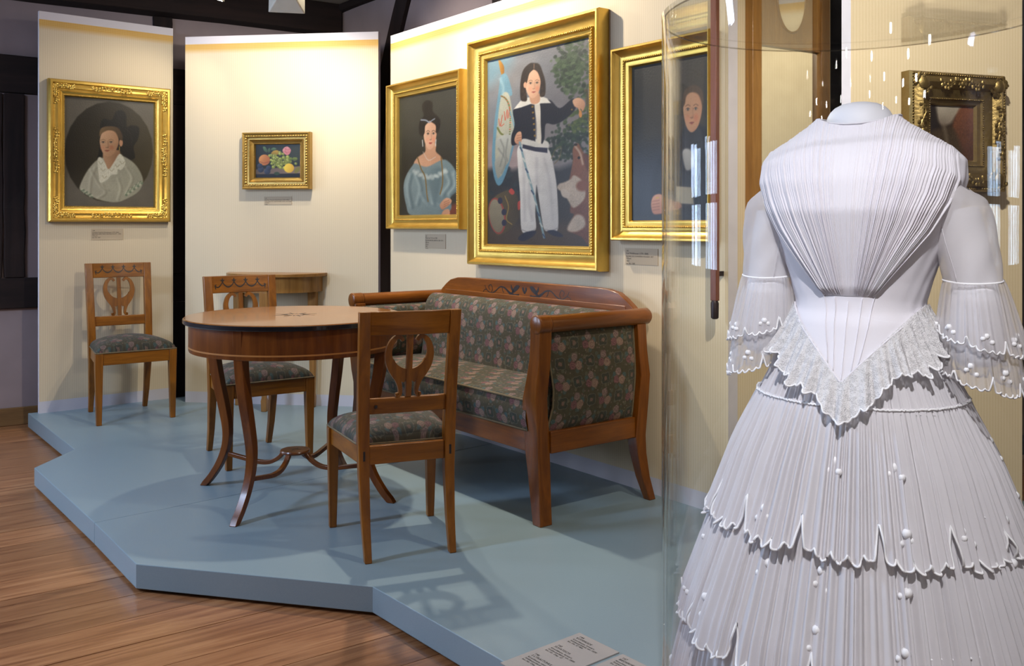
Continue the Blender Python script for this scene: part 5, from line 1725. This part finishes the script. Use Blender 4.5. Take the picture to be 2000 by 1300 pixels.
# ------------------------------------------------------------------ ceiling lamps
def lamp(label, loc, target):
    d = (Vector(target) - Vector(loc)).normalized()
    root = thing('ceiling_spotlight', label, 'lamp', loc, 0, 'ceiling spotlights')
    q = d.to_track_quat('-Z', 'Y').to_matrix()
    def tr(m):
        m.v = [tuple(q @ Vector(p)) for p in m.v]
        return m
    lo, hi = [(-0.105, -0.06, -0.005), (0.105, -0.06, -0.005), (0.105, 0.06, -0.005), (-0.105, 0.06, -0.005)], [(-0.05, -0.045, 0.11), (0.05, -0.045, 0.11), (0.05, 0.045, 0.11), (-0.05, 0.045, 0.11)]
    m = MB().loft([lo, hi])
    hs = tr(m).build('housing', M['lamp'], root, smooth=0, bevel=0.006)
    tr(MB().box(-0.092, 0.092, -0.05, 0.05, -0.0085, -0.006)).build('reflector', M['bulb'], hs, smooth=0)
    MB().tube([(0, 0, 0.07), (0, 0, 3.02 - loc[2])], 0.009, 8).build('stem', M['lamp'], root, smooth=60)
    MB().box(-0.05, 0.05, -0.05, 0.05, 2.99 - loc[2], 3.02 - loc[2]).build('ceiling_mount', M['lamp'], root, smooth=0)


LN = ['ceiling spotlight above the far-left screen, only its lower corner in view', 'white ceiling spotlight hanging before the fruit still life screen']
for (loc, tgt, *_), nm in zip(SPOTS, LN):
    lamp(nm, loc, tgt)
# ------------------------------------------------------------------ white muslin dress on a mannequin inside the round glass case
DX, DY, DROT = 0.715, 1.92, math.radians(-31)
dr = thing('white_dress', 'white pleated muslin dress with lace peplum and scalloped flounces in glass case', 'dress', (DX, DY, 0), DROT)
mq = thing('torso_mannequin', 'white padded mannequin torso wearing the muslin dress', 'mannequin', (DX, DY, 0), DROT)

SKZ = [0.10, 0.375, 0.55, 0.70, 0.85, 0.96, 1.02, 1.08, 1.14, 1.2]
SKR = [0.386, 0.376, 0.342, 0.297, 0.248, 0.204, 0.172, 0.142, 0.118, 0.105]


def skr(z):
    return interp(z, SKZ, SKR)


rs = np.random.RandomState(4)


PART = {}


class Pleats:
    """Irregular knife pleats: height as a function of the angle."""
    def __init__(s, n, seed):
        r = np.random.RandomState(seed)
        w = r.uniform(0.55, 1.5, n)
        s.e = np.concatenate([[0], np.cumsum(w) / w.sum()]) * 2 * PI
        s.h = r.uniform(0.55, 1.1, n)
        s.k = r.uniform(0.25, 0.75, n)

    def __call__(s, a):
        a = a % (2 * PI)
        i = min(len(s.h) - 1, int(np.searchsorted(s.e, a, 'right')) - 1)
        q = (a - s.e[i]) / (s.e[i + 1] - s.e[i])
        k = s.k[i]
        t = q / k if q < k else (1 - q) / (1 - k)
        return s.h[i] * (t * t * (3 - 2 * t)) ** 0.8


def circ(a, r, z, ky=1.0):
    return (r * math.sin(a), -r * math.cos(a) * ky, z)      # a = 0 is the front


NA = 1080
AN = [2 * PI * i / NA for i in range(NA)]


def scallop(a, n, ph, depth):
    """hem drop (positive = lower) at angle a: three-lobed tongues parted by narrow notches"""
    u = ((a / (2 * PI) * n + ph) % 1.0)
    j = int(a / (2 * PI) * n + ph)
    w = 1 - abs(2 * u - 1)                                  # 0 at the notch, 1 at the tongue's middle
    q = math.sin(j * 12.9898 + n) * 43758.5453
    q -= math.floor(q)
    big = min(1.0, w / 0.45) ** 0.9
    lob = abs(math.sin(u * PI * 5.0)) ** 0.7
    return depth * (0.30 + 0.36 * big + 0.32 * lob) - depth * (0.30 + 0.45 * q) * max(0, 1 - w / (0.11 + 0.06 * q)) ** 0.7


def tier(name, z_top, z_hem, off0, off1, npl, seed, amp, nsc=0, ph=0.0, depth=0.05, rows=34, mat='muslin', tilt=0.0):
    pl = Pleats(npl, seed)
    hs = [pl(a) for a in AN]
    r2 = np.random.RandomState(seed + 50)
    slow = [0.006 * math.sin(3 * a + seed) + 0.004 * math.sin(7 * a + 2 * seed) for a in AN]

    def hem(i):
        return z_hem - (scallop(AN[i], nsc, ph, depth) if nsc else 0) + 0.008 * math.sin(2 * AN[i] + seed)

    def pos(i, v, lift=0.0):
        a = AN[i % NA]
        zb = hem(i % NA)
        z = z_top + (zb - z_top) * v
        k = min(1, 0.25 + v * 2.2)
        r = skr(z) + off0 + (off1 - off0) * v + (hs[i % NA] - 0.5) * amp * k + slow[i % NA] * v + lift
        # small lateral shift of the fold so that pleats overlap
        return circ(a + (hs[i % NA] - 0.5) * 0.008, r, z, 0.97)
    m = MB().grid(lambda i, v: pos(int(i), v), list(range(NA)), lin(0, 1, rows), True)
    o = m.build(name, M[mat], dr, smooth=180)
    PART[pos] = o
    return pos, o


def rope(name, pts, r, parent, close=True, mat='stitch'):
    return MB().tube(pts, r, 5, close).build(name, M[mat], parent, smooth=180)


VIS = [i for i in range(NA)]
pos0, _ = tier('skirt_top', 1.135, 0.955, 0.004, -0.002, 120, 1, 0.009, rows=14)
pos1, _ = tier('skirt_flounce', 0.972, 0.765, 0.002, 0.018, 118, 2, 0.0145, 14, 0.35, 0.060)
pos2, _ = tier('skirt_flounce', 0.785, 0.545, -0.002, 0.018, 124, 3, 0.016, 15, 0.1, 0.060)
pos3, _ = tier('skirt_flounce', 0.575, 0.13, -0.004, 0.004, 130, 5, 0.0145, rows=26)
for pos, zt in ((pos1, 0), (pos2, 0), (pos3, 0)):
    rope('gathering_cord', [Vector(pos(i, 0.012, 0.003)) + Vector((0, 0, 0.0012 * math.sin(i * 0.9))) for i in range(0, NA, 3)], 0.0022, PART[pos])
for pos in (pos1, pos2):
    rope('scalloped_edging', [pos(i, 1.0, 0.0008) for i in range(0, NA)], 0.0024, PART[pos])


def dots(pos, n, seed, rowsv, r=0.0076):
    m = MB()
    rg = random.Random(seed)
    for k in range(n):
        for v, dens in rowsv:
            if rg.random() > dens:
                continue
            i0 = int(NA * (k + rg.uniform(-0.12, 0.12)) / n)
            for dx, dv, rr in ((0, 0, 1.15), (-6, 0.060, 0.8), (6, 0.066, 0.85))[:rg.choice((2, 3, 3))]:
                p = Vector(pos((i0 + dx) % NA, v + dv, -0.0042))
                m.ball(p, r * rr, r * rr, r * rr * 1.05, 8, 6)
    b = m.build('embroidered_dots', M['stitch'], PART[pos], smooth=180)
    b['kind'] = 'stuff'


dots(pos1, 15, 3, [(0.38, 0.5), (0.78, 0.8)])
dots(pos2, 16, 4, [(0.38, 0.6), (0.76, 0.8)])
dots(pos3, 15, 5, [(0.22, 0.6), (0.45, 0.4)])

# bodice
BZ = [1.02, 1.08, 1.14, 1.20, 1.28, 1.34, 1.40, 1.44, 1.465, 1.49, 1.515, 1.535]
BX = [0.150, 0.134, 0.121, 0.136, 0.163, 0.184, 0.199, 0.197, 0.172, 0.126, 0.090, 0.074]
BF = [0.150, 0.130, 0.110, 0.115, 0.128, 0.138, 0.126, 0.108, 0.094, 0.082, 0.070, 0.062]
BB = [0.150, 0.128, 0.096, 0.098, 0.106, 0.110, 0.108, 0.100, 0.092, 0.084, 0.074, 0.066]


def bod(a, z, lift=0.0):
    rx = interp(z, BZ, BX) + lift
    ry = (interp(z, BZ, BF) if math.cos(a) > 0 else interp(z, BZ, BB)) + lift
    return (rx * math.sin(a), -ry * math.cos(a), z)


def vbot(a):
    """lower edge of the bodice: a straight-sided point in front (x, z), level behind"""
    if math.cos(a) <= 0:
        return 1.150
    z = 1.1
    for _ in range(25):
        x = (skr(z) + 0.013) * abs(math.sin(a))
        z = 0.5 * z + 0.5 * min(1.150, 1.012 + 0.138 * x / 0.125)
    return z


def neck(a):
    return 1.532 - 0.020 * max(0, math.cos(a)) ** 2


NB = 220
BA = [2 * PI * i / NB for i in range(NB)]


def bpos(a, v, lift=0.0):
    zb, zt = vbot(a), neck(a)
    z = zb + (zt - zb) * v
    p = Vector(bod(a, z, 0.002 + lift))
    if z < 1.17:
        s_ = skr(z) + 0.013 + lift
        q = Vector(circ(a, s_, z, 0.97))
        k = min(1, (1.17 - z) / 0.05)
        if q.length > p.length or True:
            pr, qr = math.hypot(p.x, p.y), math.hypot(q.x, q.y)
            rr = max(pr, qr) * k + pr * (1 - k)
            f = rr / max(pr, 1e-6)
            p = Vector((p.x * f, p.y * f, z))
    wr = 0.0016 * math.sin(60 * (z + 0.4 * abs(a - PI))) * max(0, math.sin(a) ** 2 - 0.35)
    return (p.x * (1 + wr * 6), p.y * (1 + wr * 6), p.z)


bo = MB().grid(bpos, BA, lin(0, 1, 70), True).build('bodice', M['bodice'], dr, smooth=180)
FR = [i for i in lin(-1.32, 1.32, 90)]
rope('point_piping', [bpos(a, 0.0, 0.002) for a in FR], 0.0022, bo, False, 'bodice')
rope('neck_piping', [bpos(a, 1.0, 0.001) for a in BA], 0.0022, bo, True, 'bodice')
for a0, a1, v1 in ((0.0, 0.0, 0.30), (0.16, 0.42, 0.27), (-0.16, -0.42, 0.27), (0.09, 0.20, 0.26), (-0.09, -0.20, 0.26)):
    pts = []
    for q in lin(0.02, 1, 24):
        v = v1 * q
        a = a0 + (a1 - a0) * q
        pts.append(bpos(a, v + abs(a) * 0.0, 0.0012))
    rope('seam', pts, 0.0011, bo, False, 'bodice')


# fan of gathers from the shoulders to the waist
def fanw(b):
    return interp(b, [0, 0.10, 0.25, 0.45, 0.65, 0.82, 1.0], [0.046, 0.066, 0.098, 0.140, 0.172, 0.190, 0.186])


def ztop(x):
    return interp(abs(x), [0.0, 0.045, 0.068, 0.092, 0.13, 0.17, 0.197], [1.505, 1.516, 1.530, 1.511, 1.488, 1.464, 1.436])


rg_ = np.random.RandomState(12)
fan_e = np.cumsum(rg_.uniform(0.5, 1.6, 92))
fan_e = np.concatenate([[0], fan_e / fan_e[-1]]) * 2 - 1
fan_h = rg_.uniform(0.3, 1.0, 92)


def fan(a, b, lift=0.0):
    w = fanw(b)
    x = a * w
    zt = ztop(a * 0.186)
    z = 1.172 + b * (zt - 1.172) - 0.012 * (1 - b) * (1 - abs(a)) * 0
    rx = interp(z, BZ, BX) + 0.004
    ry = interp(z, BZ, BF) + 0.004
    xx = max(-0.985, min(0.985, x / rx))
    y = -ry * math.sqrt(1 - xx * xx)
    i = min(91, max(0, int(np.searchsorted(fan_e, a, 'right')) - 1))
    q = (a - fan_e[i]) / (fan_e[i + 1] - fan_e[i])
    amp = interp(abs(a), [0, 0.12, 0.3, 1], [0.15, 0.25, 0.9, 1.0]) * interp(b, [0, 0.3, 0.75, 1], [1.0, 1.0, 0.75, 0.45])
    h = fan_h[i] * math.sin(PI * q) ** 0.8 * 0.0072 * amp + 0.003 * math.sin(6 * a + 5 * b) * b
    h = (h + 0.003 + 0.004 * min(1, (1 - abs(a)) * 10)) * min(1, b / 0.05) - 0.001 * (1 - min(1, b / 0.05))
    n = Vector((x / rx ** 2, y / ry ** 2, 0)).normalized()
    p = Vector((x, y, z)) + n * (h + lift)
    return tuple(p)


FA = lin(-1, 1, 560)
gf = MB().grid(fan, FA, lin(0, 1, 44)).build('gathered_front', M['muslin_fan'] if 'muslin_fan' in M else M['bodice'], dr, smooth=180)
rope('fan_edge', [fan(-1, b, 0.001) for b in lin(0, 1, 40)], 0.0016, gf, False, 'bodice')
rope('fan_edge', [fan(1, b, 0.001) for b in lin(0, 1, 40)], 0.0016, gf, False, 'bodice')

# lace peplum below the point
LA = lin(-1.75, 1.75, 620)


def lace(a, t, lift=0.0):
    zb = vbot(a)
    L = 0.088 + 0.010 * math.sin(a * 9) - 0.012 * math.cos(a * 2)
    sc = 0.10 * abs(math.sin(a * 17)) + 0.05 * abs(math.sin(a * 51))
    z = zb + 0.004 - t * L * (0.88 + sc)
    r = skr(z) + 0.016 + 0.012 * t + t * (0.007 * math.sin(a * 34 + 1.2 * math.sin(a * 5)) + 0.005 * math.sin(a * 61))
    return circ(a, r + lift, z, 0.97)


lp = MB().grid(lace, LA, lin(0, 1, 22)).build('lace_peplum', M['lace'], dr, smooth=180)
rope('lace_edging', [Vector(lace(a, 1.0, 0.0005)) for a in LA], 0.0020, lp, False)

# sleeves: upper sleeve and two sheer flounces each
for sx in (-1, 1):
    top = Vector((sx * 0.163, 0.004, 1.418))
    elb = Vector((0.212 if sx > 0 else -0.186, -0.012, 1.205))
    hem2 = Vector((0.224 if sx > 0 else -0.194, -0.022, 1.00))

    def arm(v):
        return top + (elb - top) * v if v <= 1 else elb + (hem2 - elb) * (v - 1)

    def sleeve(a, v):
        c = arm(v)
        r = interp(v, [0, 0.05, 0.12, 0.25, 0.4, 0.7, 1.0], [0.014, 0.048, 0.064, 0.070, 0.067, 0.059, 0.052])
        wob = 0.0014 * math.sin(v * 9 + 3 * a) * math.sin(a * 2 + sx) + 0.0012 * math.sin(v * 15 + 5 * a)
        return (c.x + (r + wob) * math.sin(a), c.y - (r + wob) * 0.95 * math.cos(a), c.z + 0.030 * (1 - v) * (-sx * math.sin(a)) * 1.2 - 0.014 * v * math.cos(a) * 0.4)
    SA = [2 * PI * i / 72 for i in range(72)]
    sl = MB().grid(sleeve, SA, lin(0, 1, 30), True).build('sleeve', M['sheer'], dr, smooth=180)
    rope('cuff_seam', [sleeve(a, 1.0) for a in SA], 0.0022, sl)
    rope('sleeve_seam', [Vector(sleeve(-sx * 0.5, v)) * 1.0 for v in lin(0.1, 1, 20)], 0.0011, sl, False, 'muslin')
    for nm, v0, v1, r0, r1, seed, n, ph, nd in (('sleeve_flounce', 1.0, 1.50, 0.053, 0.079, 21, 7, 0.2, 7), ('sleeve_flounce', 1.12, 1.86, 0.050, 0.076, 27, 7, 0.65, 7)):
        plt_ = Pleats(34, seed + sx)
        FN = 360
        FAg = [2 * PI * i / FN for i in range(FN)]

        def fl(a, t, lift=0.0, plt_=plt_, v0=v0, v1=v1, r0=r0, r1=r1, n=n, ph=ph):
            sc = scallop(a, n, ph, 0.022)
            out_ = 0.020 * math.sin(a) * sx                       # longer at the outside
            c = arm(v0 + (v1 - v0) * t)
            k = t ** 0.8
            r = r0 + (r1 - r0) * k + (plt_(a) - 0.5) * 0.006 * (0.3 + 0.7 * t) + lift + 0.005 * t * math.sin(3 * a + seed)
            return (c.x + r * math.sin(a) + sx * 0.004 * t, c.y - r * math.cos(a), c.z - t * (sc + out_) - 0.006 * math.cos(a) * (1 - t))
        fo = MB().grid(fl, FAg, lin(0, 1, 22), True).build(nm, M['sheerer'], dr, smooth=180)
        rope('scalloped_edging', [fl(a, 1.0, 0.0005) for a in FAg], 0.0018, fo)
        m = MB()
        for k in range(nd):
            a0 = 2 * PI * (k + 0.5 - ph) / nd
            for da, t, rr in ((0, 0.76, 1.1), (-0.10, 0.84, 0.85), (0.11, 0.86, 0.9)):
                m.ball(fl(a0 + da, t, -0.0018), 0.0056 * rr, 0.0056 * rr, 0.0058 * rr, 8, 5)
        b = m.build('embroidered_dots', M['stitch'], fo, smooth=180)
        b['kind'] = 'stuff'
    # padded mannequin arm
    P = [arm(v) for v in (0.38, 0.6, 1.0, 1.35, 1.60, 1.74, 1.80)]
    MB().tube(P, [0.040, 0.042, 0.041, 0.045, 0.047, 0.043, 0.030], 20).build('arm', M['white'], mq, smooth=50)

MB().grid(lambda a, z: bod(a, z, -0.008), [2 * PI * i / 48 for i in range(48)], [1.09] + lin(1.14, 1.495, 26), True).build('torso', M['white'], mq, smooth=180)
MB().loft([[(0.070 * k * math.sin(a), -0.060 * k * math.cos(a), z) for a in [2 * PI * i / 40 for i in range(40)]] for k, z in ((0.97, 1.485), (0.97, 1.505), (0.955, 1.520), (0.91, 1.533), (0.83, 1.543), (0.70, 1.552), (0.50, 1.559), (0.26, 1.5625), (0.02, 1.5635))]).build('neck_cap', M['white'], mq, smooth=180)
MB().tube([(0, 0, 0.10), (0, 0, 1.10)], 0.014, 12).build('stand_pole', M['metal'], mq, smooth=60)
MB().lathe([(0.02, 0.118), (0.15, 0.106), (0.16, 0.1005), (0.02, 0.1004)], 32).build('stand_foot', M['metal'], mq, smooth=40)

# glass case
gc = thing('glass_case', 'tall round glass display case with flat glass lid around the white dress', 'display case', (DX, DY, 0))
N = 128
GR, GZ = 0.402, 1.742
m = MB()
ring = lambda r, z: [(r * math.cos(2 * PI * j / N), r * math.sin(2 * PI * j / N), z) for j in range(N)]
m.loft([ring(GR, 0.10), ring(GR, GZ), ring(GR - 0.007, GZ), ring(GR - 0.007, 0.10), ring(GR, 0.10)], cap=False)
m.build('glass_cylinder', M['glass'], gc, smooth=40)
MB().tube(ring(GR - 0.003, GZ), 0.0016, 6, True).build('rim_joint', M['glass_joint'], gc, smooth=180)
for a in (math.radians(175), math.radians(-20)):
    MB().tube([((GR - 0.0035) * math.cos(a), (GR - 0.0035) * math.sin(a), 0.102), ((GR - 0.0035) * math.cos(a), (GR - 0.0035) * math.sin(a), GZ - 0.003)], 0.0024, 6).build('vertical_joint', M['glass_joint'], gc, smooth=180)
MB().lathe([(0.0005, GZ + 0.0005), (GR + 0.001, GZ + 0.0005), (GR + 0.001, GZ + 0.009), (0.0005, GZ + 0.009)], N).build('glass_lid', M['glass'], gc, smooth=40)
MB().lathe([(0.0005, 0.0), (GR + 0.01, 0.0), (GR + 0.012, 0.01), (GR + 0.012, 0.09), (GR + 0.006, 0.0995), (0.0005, 0.0995)], N).build('case_base', M['platform'], gc, smooth=40)
